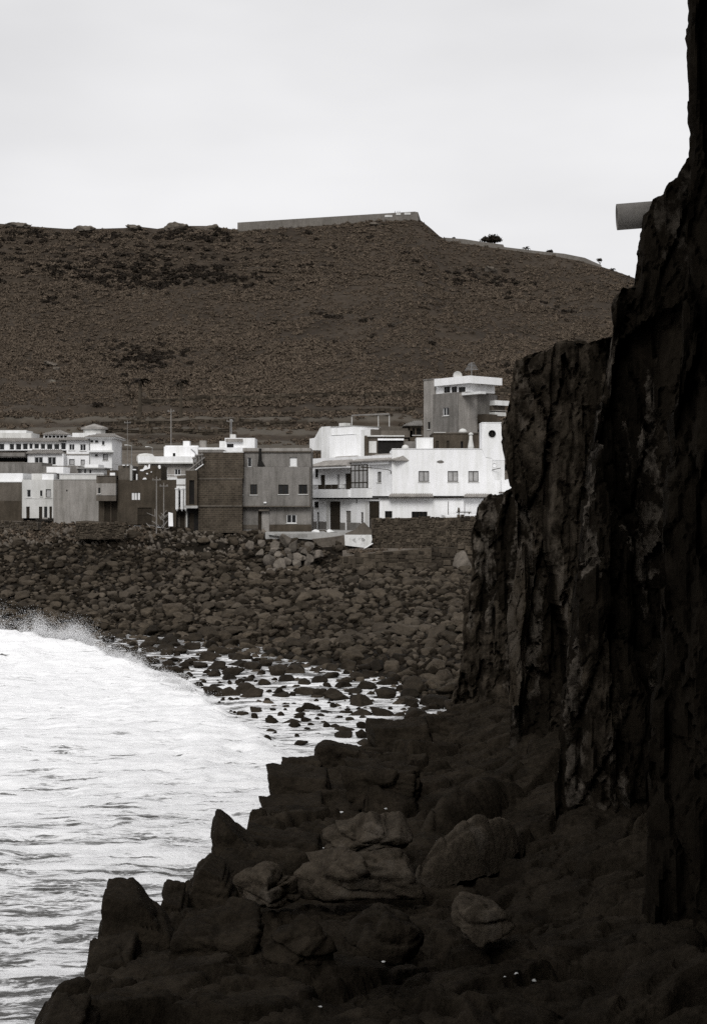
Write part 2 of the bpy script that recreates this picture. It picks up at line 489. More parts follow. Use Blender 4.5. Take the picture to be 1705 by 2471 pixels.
mb = hm.nodes.new('ShaderNodeMixRGB'); mb.inputs[2].default_value = (0.17, 0.155, 0.13, 1)
pb = hm.nodes['Principled BSDF']
src = pb.inputs['Base Color'].links[0].from_socket
hm.links.new(an.outputs['Fac'], mb.inputs[0]); hm.links.new(src, mb.inputs[1]); hm.links.new(mb.outputs[0], pb.inputs['Base Color'])

# ------------------------------------------------------------------ leaf clumps
def leaf_clump(name, n, seed, flat=0.7, leaf=0.26, core=True):
    r = np.random.default_rng(seed)
    d = r.normal(size=(n, 3)); d[:, 2] = np.abs(d[:, 2]) * 0.9 + 0.02
    d /= np.linalg.norm(d, axis=1)[:, None]
    rad = 0.62 + 0.38 * r.random(n)
    lump = 1 + 0.3 * np.sin(d[:, 0] * 5 + seed) * np.cos(d[:, 1] * 4 + seed)
    c = d * (rad * lump)[:, None] * np.array([1, 1, flat])
    a = r.normal(size=(n, 3)); a /= np.linalg.norm(a, axis=1)[:, None]
    b = np.cross(a, d + 0.3 * r.normal(size=(n, 3))); b /= np.linalg.norm(b, axis=1)[:, None]
    s = leaf * (0.6 + 0.8 * r.random(n))[:, None]
    V = np.concatenate([c - a * s, c + b * s * 0.6, c + a * s, c - b * s * 0.6], 0)
    F = np.stack([np.arange(n), np.arange(n) + n, np.arange(n) + 2 * n, np.arange(n) + 3 * n], 1)
    return V, F
shrub_src = []
for k in range(5):
    V, F = leaf_clump('shrub', 60, 40 + k)
    me = mesh_np('shrub_leaves', V, F, False)
    me.materials.append(M['shrub'])
    so_ = bpy.data.objects.new('shrub_leaves', me)
    shrub_src.append(so_)
src_col = bpy.data.collections.new('shrub_sources')      # not linked to the scene: only the node tree below reads it
for o in shrub_src:
    src_col.objects.link(o)
V, F = leaf_clump('bush', 90, 71)
bush_me = mesh_np('bush_leaves', V, F, False); bush_me.materials.append(M['bush'])
bush_col = bpy.data.collections.new('bush_sources')
bush_col.objects.link(bpy.data.objects.new('bush_leaves', bush_me))

def scatter(name, P, scale, coll, kind='stuff'):
    """a cloud of points, each drawn as one clump of the collection (uncountable ground cover)"""
    me = bpy.data.meshes.new(name)
    me.vertices.add(len(P)); me.vertices.foreach_set('co', np.asarray(P, np.float32).ravel())
    attr(me, 'size', scale)
    me.update()
    o = link(name, me)
    tag(o, kind=kind)
    g = bpy.data.node_groups.new(name, 'GeometryNodeTree')
    g.interface.new_socket('Geometry', in_out='INPUT', socket_type='NodeSocketGeometry')
    g.interface.new_socket('Geometry', in_out='OUTPUT', socket_type='NodeSocketGeometry')
    N, L = g.nodes, g.links
    gi, go = N.new('NodeGroupInput'), N.new('NodeGroupOutput')
    ci = N.new('GeometryNodeCollectionInfo')
    ci.inputs['Collection'].default_value = coll
    ci.inputs['Separate Children'].default_value = True
    ci.inputs['Reset Children'].default_value = True
    ip = N.new('GeometryNodeInstanceOnPoints')
    ip.inputs['Pick Instance'].default_value = True
    na = N.new('GeometryNodeInputNamedAttribute'); na.data_type = 'FLOAT'; na.inputs['Name'].default_value = 'size'
    rv = N.new('FunctionNodeRandomValue'); rv.data_type = 'FLOAT_VECTOR'
    rv.inputs['Min'].default_value = (-0.25, -0.25, 0); rv.inputs['Max'].default_value = (0.25, 0.25, 6.28)
    L.new(gi.outputs[0], ip.inputs['Points']); L.new(ci.outputs[0], ip.inputs['Instance'])
    L.new(na.outputs['Attribute'], ip.inputs['Scale']); L.new(rv.outputs['Value'], ip.inputs['Rotation'])
    L.new(ip.outputs[0], go.inputs[0])
    md = o.modifiers.new('scatter', 'NODES'); md.node_group = g
    return o

n = 66000
u = RNG.uniform(-350, 1950, n); t = RNG.random(n) ** 0.93
x, y, z = hill_point(u, t)
dens = 0.5 + 0.75 * fbm2(x / 14, y / 14, 3, 51)
dens = dens + 0.22 * np.sin(z * 1.15 + 5 * fbm2(x / 40, y / 40, 2, 55)) + 0.35 * fbm2(x / 60, y / 35, 2, 57)
dens = np.where(t < 0.22, dens - 0.42 + 0.45 * np.sin(z * 2.1), dens + 0.30)
keep = (RNG.random(n) < np.clip(dens, 0.04, 1)) & (bare(u, t) < 0.25) & (t > 0.015) & (t < 0.995)
sz = (0.50 + 0.75 * RNG.random(n) ** 2.0) * (0.85 + 0.5 * fbm2(x / 22, y / 22, 2, 61))
scatter('hill_shrubs', np.stack([x, y, z - 0.05], 1)[keep], sz[keep], src_col)
# darker bushes filling the hollow, the ledges and gullies
n = 42000
u = RNG.uniform(-300, 1900, n); t = RNG.random(n)
x, y, z = hill_point(u, t)
g_ = fbm2(x / 26, y / 26, 3, 77)
pr = np.exp(-((u - 330) / 110) ** 2 - ((t - 0.81) / 0.05) ** 2) * 1.1 + np.exp(-((u - 540) / 60) ** 2 - ((t - 0.775) / 0.025) ** 2) * 0.8 + 0.7 * np.exp(-((u - 145) / 60) ** 2 - ((t - 0.80) / 0.02) ** 2)
pr += np.exp(-((u - 350) / 80) ** 2 - ((t - 0.46) / 0.06) ** 2) * 0.35 + np.exp(-((u - 1190) / 80) ** 2 - ((t - 0.86) / 0.03) ** 2) * 0.35 + np.clip(g_ - 0.25, 0, 1) * 0.12
pr += np.exp(-((t - 0.955) / 0.02) ** 2) * sstep(620, 500, u) * 0.3
qz = z / 4.2 + 0.8 * fbm2(x / 30, y / 30, 2, 33); qz = qz - np.floor(qz)
pr += 0.45 * sstep(900, 500, u) * sstep(0.70, 0.78, t) * (1 - sstep(0.93, 0.99, t)) * np.exp(-((qz - 0.25) / 0.14) ** 2)
keep = (RNG.random(n) < pr) & (t > 0.1) & (t < 0.98) & (bare(u, t) < 0.2)
scatter('dark_bushes', np.stack([x, y, z], 1)[keep], (0.6 + 0.9 * RNG.random(n))[keep], bush_col)

# ------------------------------------------------------------------ sea
FR = np.array([(-400, 135), (-60, 108), (-40, 104.5), (-27, 103), (-19, 98.5), (-14, 91.5), (-9.5, 80), (-5.2, 70.5), (-3.9, 64), (-1.5, 59), (4, 52), (30, 40)], float)
FH = np.array([2.6, 2.7, 2.6, 2.3, 1.7, 0.75, 0.55, 0.42, 0.35, 0.25, 0.2, 0.1])
def surf(x, y):
    """signed distance to the running front of the broken wave (positive on its seaward side) and the bore's height there"""
    best = np.full(len(x), 1e9); hh = np.zeros(len(x)); sd = np.zeros(len(x))
    for (a, b, ha, hb) in zip(FR[:-1], FR[1:], FH[:-1], FH[1:]):
        d = b - a; L2 = d @ d
        tt = np.clip(((x - a[0]) * d[0] + (y - a[1]) * d[1]) / L2, 0, 1)
        px, py = a[0] + tt * d[0], a[1] + tt * d[1]
        r = np.hypot(x - px, y - py)
        side = np.sign(-((x - a[0]) * d[1] - (y - a[1]) * d[0])) * -1   # +: seaward (below/left of the line)
        side = np.sign((x - a[0]) * d[1] - (y - a[1]) * d[0])
        m = r < best
        best = np.where(m, r, best); hh = np.where(m, ha + (hb - ha) * tt, hh); sd = np.where(m, side * r, sd)
    return sd, hh
def sea_z(x, y):
    wob = 2.4 * fbm2(x / 6, y / 6, 4, 101) + 0.5 * fbm2(x / 1.3, y / 1.3, 3, 103)
    d, h = surf(x, y)
    d = d + wob
    bore = h * sstep(-0.5, 1.1, d) * np.exp(-np.clip(d, 0, None) / 11.0)
    near = sstep(60, 25, y)
    ripple = 0.13 * fbm2(x / 3.2, y / 1.5 + x * 0.12, 4, 111) + 0.07 * fbm2(x / 0.8, y / 0.5, 3, 117)
    swell = 0.17 * np.sin((y - 0.30 * x) / 3.4 + 1.6 * fbm2(x / 12, y / 12, 2, 121)) * sstep(3, 14, d) 
    lump = 0.42 * fbm2(x / 1.8, y / 1.8, 5, 131, 0.6) * sstep(-0.5, 1, d) * np.exp(-np.clip(d, 0, None) / 14)
    back = sstep(-1, -3, d)
    z = bore + lump + (ripple + swell) * (1 - 0.75 * back) + 0.05 * back
    far = sstep(150, 300, np.hypot(x, y))
    return z * (1 - far)
sx_ = axis([(-3000, 500), (-500, 60), (-80, 2), (-52, 0.22), (14, 3), (60, 200), (1500, 0)])
sy_ = axis([(-3000, 500), (-500, 50), (-50, 5), (10, 0.6), (18, 0.16), (60, 0.2), (126, 2), (150, 30), (240, 0)])
gx, gy = np.meshgrid(sx_, sy_)
x, y = gx.ravel(), gy.ravel()
z = sea_z(x, y)
me = mesh_np('sea', np.stack([x, y, z], 1), grid_faces(len(sy_), len(sx_)))
d, h = surf(x, y)
dw = d + 2.4 * fbm2(x / 6, y / 6, 4, 101) + 0.5 * fbm2(x / 1.3, y / 1.3, 3, 103)
foam = np.where(dw > 0, np.clip(np.interp(y + 2.5 * fbm2(x / 9, y / 6, 3, 105), [-60, 20, 30, 37, 45, 52, 60, 74], [.08, .22, .28, .42, .58, .74, .88, 1.0]) + 0.5 * np.exp(-np.clip(dw, 0, None) / 5), 0, 1.15), np.maximum(np.interp(y + 4 * fbm2(x / 7, y / 7, 3, 107), [70, 80, 88, 96, 106], [.56, .50, .38, .22, .10]), 0.5 * np.exp(-np.clip(-dw, 0, None) / 4)))
# white collar where the water works along the rocks
foam = np.maximum(foam, 0.62 * np.exp(-np.abs(x + 4.5 - (y - 40) * 0.03) / 2.0) * sstep(32, 38, y) * (1 - sstep(62, 70, y)))
foam = foam * (1 - sstep(170, 320, np.hypot(x, y)) * 0.7)
attr(me, 'foam', foam)
sm = bpy.data.materials.new('sea_water_and_foam')
sm.use_nodes = True
n_, l_ = sm.node_tree.nodes, sm.node_tree.links
pb = n_['Principled BSDF']
tcn = n_.new('ShaderNodeTexCoord')
def noise(sc_, stretch, det=8, rough=0.6, dist=0.0):
    mpn = n_.new('ShaderNodeMapping'); mpn.inputs['Scale'].default_value = stretch; mpn.inputs['Rotation'].default_value = (0, 0, math.radians(-14))
    l_.new(tcn.outputs['Object'], mpn.inputs[0])
    q = n_.new('ShaderNodeTexNoise'); q.inputs['Scale'].default_value = sc_; q.inputs['Detail'].default_value = det; q.inputs['Roughness'].default_value = rough; q.inputs['Distortion'].default_value = dist
    l_.new(mpn.outputs[0], q.inputs['Vector'])
    return q.outputs['Fac']
def math_(op, a, b=None, c=None):
    q = n_.new('ShaderNodeMath'); q.operation = op
    for i, vv in enumerate((a, b, c)):
        if vv is None: continue
        if isinstance(vv, (int, float)): q.inputs[i].default_value = vv
        else: l_.new(vv, q.inputs[i])
    return q.outputs[0]
at_ = n_.new('ShaderNodeAttribute'); at_.attribute_name = 'foam'
nA = noise(0.55, (0.55, 1.5, 1), 9, 0.66, 0.6)      # drawn-out foam streaks
nB = noise(1.5, (0.55, 1.5, 1), 6, 0.62, 1.6)         # lace
nC = noise(1.1, (0.30, 1.7, 1), 6, 0.62, 1.2)        # thin wind-drawn lines
ridge = math_('SUBTRACT', 1.0, math_('MULTIPLY', math_('ABSOLUTE', math_('SUBTRACT', nB, 0.5)), 15.0))
ridge = math_('MAXIMUM', ridge, 0.0)
tot = math_('ADD', math_('MULTIPLY', at_.outputs['Fac'], 1.25), math_('MULTIPLY', math_('SUBTRACT', nA, 0.5), 3.6))
tot = math_('ADD', tot, math_('MULTIPLY', ridge, 0.55))
tot = math_('ADD', tot, math_('MULTIPLY', math_('SUBTRACT', nC, 0.5), 4.6))
mr = n_.new('ShaderNodeMapRange'); mr.interpolation_type = 'SMOOTHSTEP'
mr.inputs['From Min'].default_value = 0.20; mr.inputs['From Max'].default_value = 1.05
l_.new(tot, mr.inputs['Value'])
fac = mr.outputs[0]
mixc = n_.new('ShaderNodeMixRGB')
mixc.inputs[1].default_value = (0.085, 0.083, 0.079, 1)      # silt-laden water
mixc.inputs[2].default_value = (0.88, 0.88, 0.885, 1)
l_.new(fac, mixc.inputs[0]); l_.new(mixc.outputs[0], pb.inputs['Base Color'])
rr = n_.new('ShaderNodeMapRange'); rr.inputs['To Min'].default_value = 0.22; rr.inputs['To Max'].default_value = 0.9
l_.new(fac, rr.inputs['Value']); l_.new(rr.outputs[0], pb.inputs['Roughness'])
pb.inputs['IOR'].default_value = 1.33
bp = n_.new('ShaderNodeBump'); bp.inputs['Strength'].default_value = 0.7; bp.inputs['Distance'].default_value = 0.30
l_.new(math_('ADD', math_('MULTIPLY', nA, 2.2), math_('MULTIPLY', nC, 0.5)), bp.inputs['Height']); l_.new(bp.outputs[0], pb.inputs['Normal'])
sea = tag(link('sea', me, sm), kind='structure')
del gx, gy

# spray thrown up along the breaking crest: a mist of tiny drops bunched in plumes, one object
TV = np.array([(1, 1, 1), (-1, -1, 1), (-1, 1, -1), (1, -1, -1)]) / 1.732
TF = np.array([(0, 1, 3), (0, 2, 1), (0, 3, 2), (1, 2, 3)])
seg_ = FR[1:7]; hs_ = FH[1:7]
L = np.hypot(*np.diff(seg_, axis=0).T); cum = np.concatenate([[0], np.cumsum(L)])
rs_ = np.random.default_rng(143)
Cs, Rs = [], []
for k in range(95):
    s0 = rs_.uniform(12, cum[-1]); q = rs_.random() ** 2.2
    x0, y0, h0 = np.interp(s0, cum, seg_[:, 0]), np.interp(s0, cum, seg_[:, 1]), np.interp(s0, cum, hs_)
    if h0 < 0.9 and rs_.random() < 0.6: continue
    H = (0.20 + 2.1 * q) * min(1.2, h0 / 1.7); m_ = int(600 + 4200 * q)
    up = rs_.random(m_) ** 1.6
    wd = 0.25 + 0.9 * up * (0.5 + q)
    lean = rs_.uniform(-.8, .5)
    cx = x0 + rs_.normal(0, 1, m_) * wd * 0.75 + lean * up * H; cy = y0 - 1.0 + rs_.normal(0, 1, m_) * wd * 0.5
    Cs.append(np.stack([cx, cy, up * H * rs_.uniform(.75, 1.1, m_)], 1)); Rs.append((0.011 + 0.022 * rs_.random(m_) ** 2) * (1.5 - 0.8 * up))
C = np.concatenate(Cs); r = np.concatenate(Rs); n = len(C)
C[:, 2] += sea_z(C[:, 0], C[:, 1]) - 0.1
V = (TV[None] * r[:, None, None] + C[:, None]).reshape(-1, 3)
F = (TF[None] + (np.arange(n) * 4)[:, None, None]).reshape(-1, 3)
M['foam'] = mat('foam', (0.82, 0.82, 0.825), 0.9, 0.02, 2, 0)
tag(link('surf_spray', mesh_np('surf_spray', V, F), M['foam']), kind='stuff')
# ------------------------------------------------------------------ rock shapes
def ico(sub):
    bm = bmesh.new(); bmesh.ops.create_icosphere(bm, subdivisions=sub, radius=1.0)
    V = np.array([v.co[:] for v in bm.verts]); F = np.array([[v.index for v in f.verts] for f in bm.faces]); bm.free()
    V /= np.linalg.norm(V, axis=1)[:, None]
    return V, F
ICO = {k: ico(k) for k in (1, 2, 3, 4, 5, 6)}

def rock_shape(seed, sub, angular=0.7, flat=1.0, rough=0.10, npl=11, box=0.0, planes=None):
    """a stone: a random convex polyhedron (planes round a centre), its edges worn by (1-angular), with weathered relief"""
    r = np.random.default_rng(seed)
    V, F = ICO[sub]
    N = r.normal(size=(npl, 3)); N /= np.linalg.norm(N, axis=1)[:, None]
    h = 0.72 + 0.3 * r.random(npl)
    if box:
        N = np.concatenate([N, np.array([[1, 0, 0], [-1, 0, 0], [0, 1, 0], [0, -1, 0], [0, 0, 1], [0, 0, -1]]) + r.normal(size=(6, 3)) * 0.16])
        N /= np.linalg.norm(N, axis=1)[:, None]
        h = np.concatenate([h + 0.25, np.full(6, box) * (0.92 + 0.16 * r.random(6))])
    if planes is not None:
        N = np.array([q[:3] for q in planes], float); h = np.array([q[3] for q in planes]) / np.linalg.norm(N, axis=1); N /= np.linalg.norm(N, axis=1)[:, None]
    q = V @ N.T
    rad = np.where(q > 0.05, h[None] / np.maximum(q, 0.05), 9.0)
    k = 6 + 30 * angular
    rad = -np.log(np.exp(-k * rad).sum(1)) / k + 0.02
    rad = np.clip(rad, 0.3, 1.6)
    P = V * rad[:, None]
    dd = fbm(P * 1.6 + seed * 3.1, 3, seed) * rough + fbm(P * 5.5 + seed, 3, seed + 9) * rough * 0.45
    P = P * (1 + dd)[:, None]
    P[:, 2] *= flat
    mn, mx_ = P.min(0), P.max(0)
    return (P - (mn + mx_) / 2) / ((mx_ - mn) / 2), F       # fits the cube of half-size 1

# ------------------------------------------------------------------ rock shelf under the camera
SE = np.array([(8, -5.2), (14, -4.6), (19, -5.4), (24, -5.2), (27, -5.3), (30, -4.4), (32, -3.7), (36, -3.7), (40, -3.0), (45, -2.8), (50, -1.3), (55, 0.3), (58, 1.0), (61, 3.4), (64, 5.5), (68, 9)])
def shelf_top(x, y):
    a = math.radians(28)
    X, Y = x * math.cos(a) + y * math.sin(a), -x * math.sin(a) + y * math.cos(a)
    z = np.interp(y, [8, 14, 20, 28, 36, 45, 58, 66], [4.3, 4.0, 3.7, 2.95, 2.75, 2.4, 1.9, 1.5])
    wx, wy = 0.35 * fbm2(x * 0.6, y * 0.6, 3, 5), 0.35 * fbm2(x * 0.6 + 7, y * 0.6, 3, 6)
    for (cx, cy, amp, jd, jw, sd) in ((3.4, 1.7, 0.62, 0.50, 0.07, 201), (1.2, 0.75, 0.16, 0.16, 0.08, 211), (0.45, 0.3, 0.045, 0.03, 0.1, 217)):
        f1, f2, rid, off = worley(np.stack([X / cx + wx, Y / cy + wy, np.full_like(x, 0.5)], 1), sd)
        g = rid * 2 - 1
        face = g[:, 0] * 0.55 + off[:, 0] * g[:, 1] * 0.9 + off[:, 1] * (0.25 + 0.6 * g[:, 2])
        z = z + amp * face - jd * (1 - np.clip((f2 - f1) / jw, 0, 1)) ** 1.5
    z = z + 0.05 * fbm2(x * 2.2, y * 2.2, 4, 221) + 0.9 * sstep(3.5, 8, x)
    return z
def shelf_z(x, y):
    e = np.interp(y, SE[:, 0], SE[:, 1]) + 0.5 * fbm2(y * 0.5, x * 0.0, 3, 231)
    k = sstep(-0.35, 0.35, x - e)
    return -2.5 + (shelf_top(x, y) + 2.5) * k
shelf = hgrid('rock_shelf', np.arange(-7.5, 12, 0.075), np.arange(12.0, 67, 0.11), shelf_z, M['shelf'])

SHELF_ROCKS = [   # photo outline: left, right, top, bottom row; distance; how deep; label
    (8, 240, 2388, 2640, 20.5, 2.2, 0.8, 'dark low rock at the lowest corner of the shelf, by the grey surf'),
    (196, 345, 2240, 2560, 25.6, 1.8, 0.8, 'dark overhanging rock lip jutting over grey water under the flat-topped rock'),
    (222, 425, 2112, 2400, 27.5, 2.4, 0.85, 'dark flat-topped block rising at the corner of the ledge above the surf'),
    (366, 475, 2122, 2300, 30.0, 1.6, 0.8, 'smaller dark rock in the dip between flat-topped block and round-shouldered rock'),
    (452, 575, 2056, 2210, 31.5, 1.9, 0.75, 'round-shouldered dark rock below the pointed rock'),
    (504, 660, 1938, 2150, 35.5, 2.2, 0.9, 'pointed dark rock with a steep seaward face, standing clear against white foam'),
    (590, 770, 1986, 2150, 36.5, 2.2, 0.8, 'low dark slab sloping down behind the pointed rock'),
    (624, 790, 1906, 2060, 42.5, 2.2, 0.95, 'dark square-edged block under the overhanging ledge corner'),
    (636, 800, 1838, 1960, 44.5, 2.6, 0.95, 'dark sharp ledge corner overhanging the white surf'),
    (672, 770, 1812, 1900, 46.5, 2.0, 0.85, 'dark stepped rock on top of the sharp ledge corner'),
    (752, 888, 1776, 1890, 49.5, 2.6, 0.85, 'dark humped rock against the surf below the long flat ledge'),
    (880, 1040, 1728, 1850, 55.5, 3.0, 0.92, 'long flat dark ledge block at the end of the shelf'),
    (960, 1140, 1712, 1810, 58.5, 3.2, 0.85, 'dark rock joining the shelf end to the cliff foot'),
    (775, 975, 1934, 2050, 33.0, 2.2, 0.6, 'domed grey boulder with a dark hollow under it on the shelf'),
    (712, 1012, 2022, 2160, 29.6, 2.6, 0.55, 'broad smooth grey slab of rock lying in front of the domed boulder'),
    (572, 705, 2058, 2180, 29.0, 1.9, 0.7, 'bleached-looking, light-painted angular boulder beside the broad smooth slab'),
    (1092, 1215, 2128, 2230, 25.5, 1.5, 0.7, 'squat grey boulder alone in the dark hollow of the shelf'),
    (830, 1010, 1830, 1930, 43.0, 2.6, 0.8, 'dark blocky rock between the ledge corner and the cliff foot'),
    (640, 800, 2180, 2300, 25.0, 1.8, 0.7, 'dark worn rock below the bleached angular boulder'),
    (420, 640, 2170, 2330, 25.5, 2.0, 0.75, 'dark broad rock inland of the flat-topped block'),
    (860, 1010, 2170, 2290, 24.0, 1.6, 0.7, 'dark rounded rock between smooth slab and shelf seams'),
]
CUT = {196: [(-1, -.2, -.12, .86), (-.05, -.1, 1, .86), (1, 0, .1, 1), (0, -1, .15, .85), (0, 1, .1, .9), (0, 0, -1, 1)],
       8: [(-1, -.2, .9, .95), (-.02, -.15, 1, .8), (1, 0, .1, 1), (0, -1, .3, .85), (0, 1, .1, .9), (0, 0, -1, 1)],
       366: [(-1, -.1, .3, .85), (.1, -.15, 1, .8), (1, 0, .4, .95), (0, -1, .3, .8), (0, 1, .1, .9), (0, 0, -1, 1)],
       452: [(-1, -.1, .25, .85), (.25, -.15, 1, .85), (1, 0, .4, .95), (0, -1, .3, .8), (0, 1, .1, .9), (0, 0, -1, 1), (-.6, 0, .8, .95)],
       504: [(-1, -.1, .06, .88), (.505, .1, .863, .40), (1, 0, 0, 1), (0, -1, .1, .8), (0, 1, .1, .8), (0, 0, -1, 1), (-.5, -.7, .4, .95)],       # wedge: steep seaward face, back sloping away
       222: [(-1, -.15, .12, .9), (.04, -.1, 1, .85), (.62, .1, .80, .72), (1, 0, 0, 1), (0, -1, .25, .8), (0, 1, .1, .9), (0, 0, -1, 1)],
       636: [(-1, -.1, -.28, .82), (.1, -.1, 1, .8), (1, 0, .1, 1), (0, -1, .2, .8), (0, 1, .1, .9), (0, 0, -1, 1)],
       624: [(-1, -.2, -.3, .8), (-.1, -.1, 1, .8), (1, 0, .1, 1), (0, -1, .2, .8), (0, 1, .1, .9), (0, 0, -1, 1)],
       880: [(-1, -.2, -.2, .85), (-.06, -.1, 1, .85), (1, 0, .1, 1), (0, -1, .2, .85), (0, 1, .1, .9), (0, 0, -1, 1)]}
LIT = ('domed grey', 'broad smooth', 'bleached', 'squat grey')  # rocks with light painted into their colour; 'bleached' is that painted light
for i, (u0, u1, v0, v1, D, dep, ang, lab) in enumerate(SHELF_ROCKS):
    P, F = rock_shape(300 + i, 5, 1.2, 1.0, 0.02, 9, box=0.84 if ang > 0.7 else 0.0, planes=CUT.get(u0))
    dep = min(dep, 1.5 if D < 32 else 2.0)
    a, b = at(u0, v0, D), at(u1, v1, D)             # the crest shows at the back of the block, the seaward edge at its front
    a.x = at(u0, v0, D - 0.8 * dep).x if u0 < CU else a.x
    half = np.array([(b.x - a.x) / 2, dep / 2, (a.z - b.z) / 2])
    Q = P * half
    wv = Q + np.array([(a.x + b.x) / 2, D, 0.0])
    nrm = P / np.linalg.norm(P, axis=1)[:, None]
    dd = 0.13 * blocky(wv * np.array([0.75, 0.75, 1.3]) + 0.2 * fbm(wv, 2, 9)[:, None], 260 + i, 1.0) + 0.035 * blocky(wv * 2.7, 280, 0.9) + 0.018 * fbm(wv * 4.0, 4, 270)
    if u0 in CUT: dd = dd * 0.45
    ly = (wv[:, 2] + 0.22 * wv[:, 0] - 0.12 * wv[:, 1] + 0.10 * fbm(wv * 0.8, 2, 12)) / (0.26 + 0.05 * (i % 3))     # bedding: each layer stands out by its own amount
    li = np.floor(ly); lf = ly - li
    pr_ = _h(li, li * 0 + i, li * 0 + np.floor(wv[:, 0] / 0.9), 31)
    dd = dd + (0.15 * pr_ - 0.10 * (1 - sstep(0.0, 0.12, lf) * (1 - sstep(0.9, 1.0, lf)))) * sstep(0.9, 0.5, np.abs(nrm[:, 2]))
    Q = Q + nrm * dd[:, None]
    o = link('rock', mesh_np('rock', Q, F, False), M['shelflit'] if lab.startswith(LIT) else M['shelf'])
    o.location = ((a.x + b.x) / 2, D - dep * 0.5, (a.z + b.z) / 2)
    o.rotation_euler = (0, 0, 0)
    tag(o, lab, 'rock', 'large rocks of the shelf')
# ledge crest with light painted into its colour, running from the smooth slab up to the cliff foot
def ridge_mesh(pts, wdt, hgt, seed):
    """a worn crest of rock along a line of points: a ridged bar with broken edges"""
    pts = np.array(pts, float)
    L = np.concatenate([[0], np.cumsum(np.linalg.norm(np.diff(pts, axis=0), axis=1))])
    s = np.linspace(0, L[-1], 90); a = np.linspace(-1, 1, 25)
    C = np.stack([np.interp(s, L, pts[:, k]) for k in range(3)], 1)
    T = np.gradient(C, axis=0); T /= np.linalg.norm(T, axis=1)[:, None]
    S = np.stack([T[:, 1], -T[:, 0], np.zeros(len(T))], 1)
    taper = np.sin(np.pi * np.linspace(0.0, 1.0, 90)) ** 0.6
    V = C[:, None] + S[:, None] * (a[None, :, None] * wdt * taper[:, None, None])
    V[..., 2] += (hgt * (1 - np.abs(a[None]) ** 1.4) - 0.9 * np.abs(a[None]) ** 3) * taper[:, None]
    V = V.reshape(-1, 3)
    V[:, 2] -= np.repeat((1 - taper) * 0.8, 25)
    V[:, 2] += 0.22 * blocky(V * np.array([1.1, 1.1, 0.4]), seed, 0.7) * 0.8 + 0.08 * fbm(V * 2.5, 3, seed)
    return V, grid_faces(90, 25)
p = [at(1000, 2052, 31.0), at(1080, 2028, 32.0), at(1170, 1996, 33.5), at(1262, 1972, 35.0)]
V, F = ridge_mesh([q[:] for q in p], 0.55, 0.35, 411)
o = tag(link('rock_ledge', mesh_np('rock_ledge', V, F[:, ::-1]), M['shelflit']), 'long light-painted rock crest running from the smooth slab up to the cliff foot', 'rock ledge')
p = [at(1015, 1985, 35.5), at(1090, 1945, 37.0), at(1180, 1905, 39.0), at(1300, 1890, 40.0)]
V, F = ridge_mesh([q[:] for q in p], 0.9, 0.45, 421)
o = tag(link('rock_ledge', mesh_np('rock_ledge', V, F[:, ::-1]), M['shelf']), 'dark rough rock crest above the long light-painted crest, below the cliff', 'rock ledge')

# ------------------------------------------------------------------ cliff
def cliff_block(name, outline, D, k, thick, dx, seed, voxel, amp=1.1, m=None, fine=1.0):
    """one buttress of the headland: its outline (photo pixels) set at its own distance, the face running nearer to the right by k m per m,
    given a real thickness, then broken up into fractured columns"""
    xl = (outline[0][0] - CU) / FPX * D
    front = []
    for u, v in outline:
        c = (u - CU) / FPX
        x = c * (D + k * xl) / (1 + c * k)
        y = D - k * (x - xl)
        front.append((x, y, EYE - (v - HV) / FPX * y))
    nF = len(front)
    back = [(x + dx, y + thick, z) for x, y, z in front]
    me = bpy.data.meshes.new('tmp')
    me.from_pydata(front + back, [], [tuple(range(nF))[::-1], tuple(range(nF, 2 * nF))] + [(i, (i + 1) % nF, nF + (i + 1) % nF, nF + i) for i in range(nF)])
    o = bpy.data.objects.new('tmp', me)
    COL.objects.link(o)
    bm = bmesh.new(); bm.from_mesh(me); bmesh.ops.triangulate(bm, faces=bm.faces); bmesh.ops.recalc_face_normals(bm, faces=bm.faces); bm.to_mesh(me); bm.free()
    md = o.modifiers.new('r', 'REMESH'); md.mode = 'VOXEL'; md.voxel_size = voxel
    dg = bpy.context.evaluated_depsgraph_get(); dg.update()
    m2 = bpy.data.meshes.new_from_object(o.evaluated_get(dg))
    bpy.data.objects.remove(o); bpy.data.meshes.remove(me)
    nv = len(m2.vertices)
    P = np.empty(nv * 3, np.float32); m2.vertices.foreach_get('co', P); P = P.reshape(-1, 3).astype(float)
    N = np.empty(nv * 3, np.float32); m2.vertices.foreach_get('normal', N); N = N.reshape(-1, 3).astype(float)
    warp = np.stack([fbm(P * 0.35, 3, seed + 1), fbm(P * 0.35 + 9, 3, seed + 2), fbm(P * 0.35 + 21, 3, seed + 3)], 1)
    Q = P + warp * 0.35
    col = blocky(Q * np.array([0.36, 0.36, 0.075]), seed, 1.1)                # tall columns
    mid = blocky(Q * np.array([1.0, 1.0, 0.26]), seed + 50, 1.0)              # broken blocks
    fin = blocky(Q * np.array([2.8, 2.8, 0.9]), seed + 90, 0.9)
    gra = fbm(P * 2.2, 4, seed + 7)
    d_face = amp * 0.95 * col + amp * 0.26 * mid + 0.08 * fin + 0.035 * gra
    d_norm = 0.14 * mid + 0.09 * fin + 0.03 * gra
    behind = P[:, 1] - (D - k * (P[:, 0] - xl))
    f = np.exp(-np.clip(behind, 0, None) / (0.3 * thick))    # the deep relief dies away towards the back
    P = P + N * (d_norm * fine)[:, None]
    P[:, 1] -= f * d_face
    m2.vertices.foreach_set('co', P.astype(np.float32).ravel())
    m2.polygons.foreach_set('use_smooth', np.zeros(len(m2.polygons), bool))
    m2.update(); m2.name = name
    return tag(link(name, m2, m or M['cliff']), kind='structure')

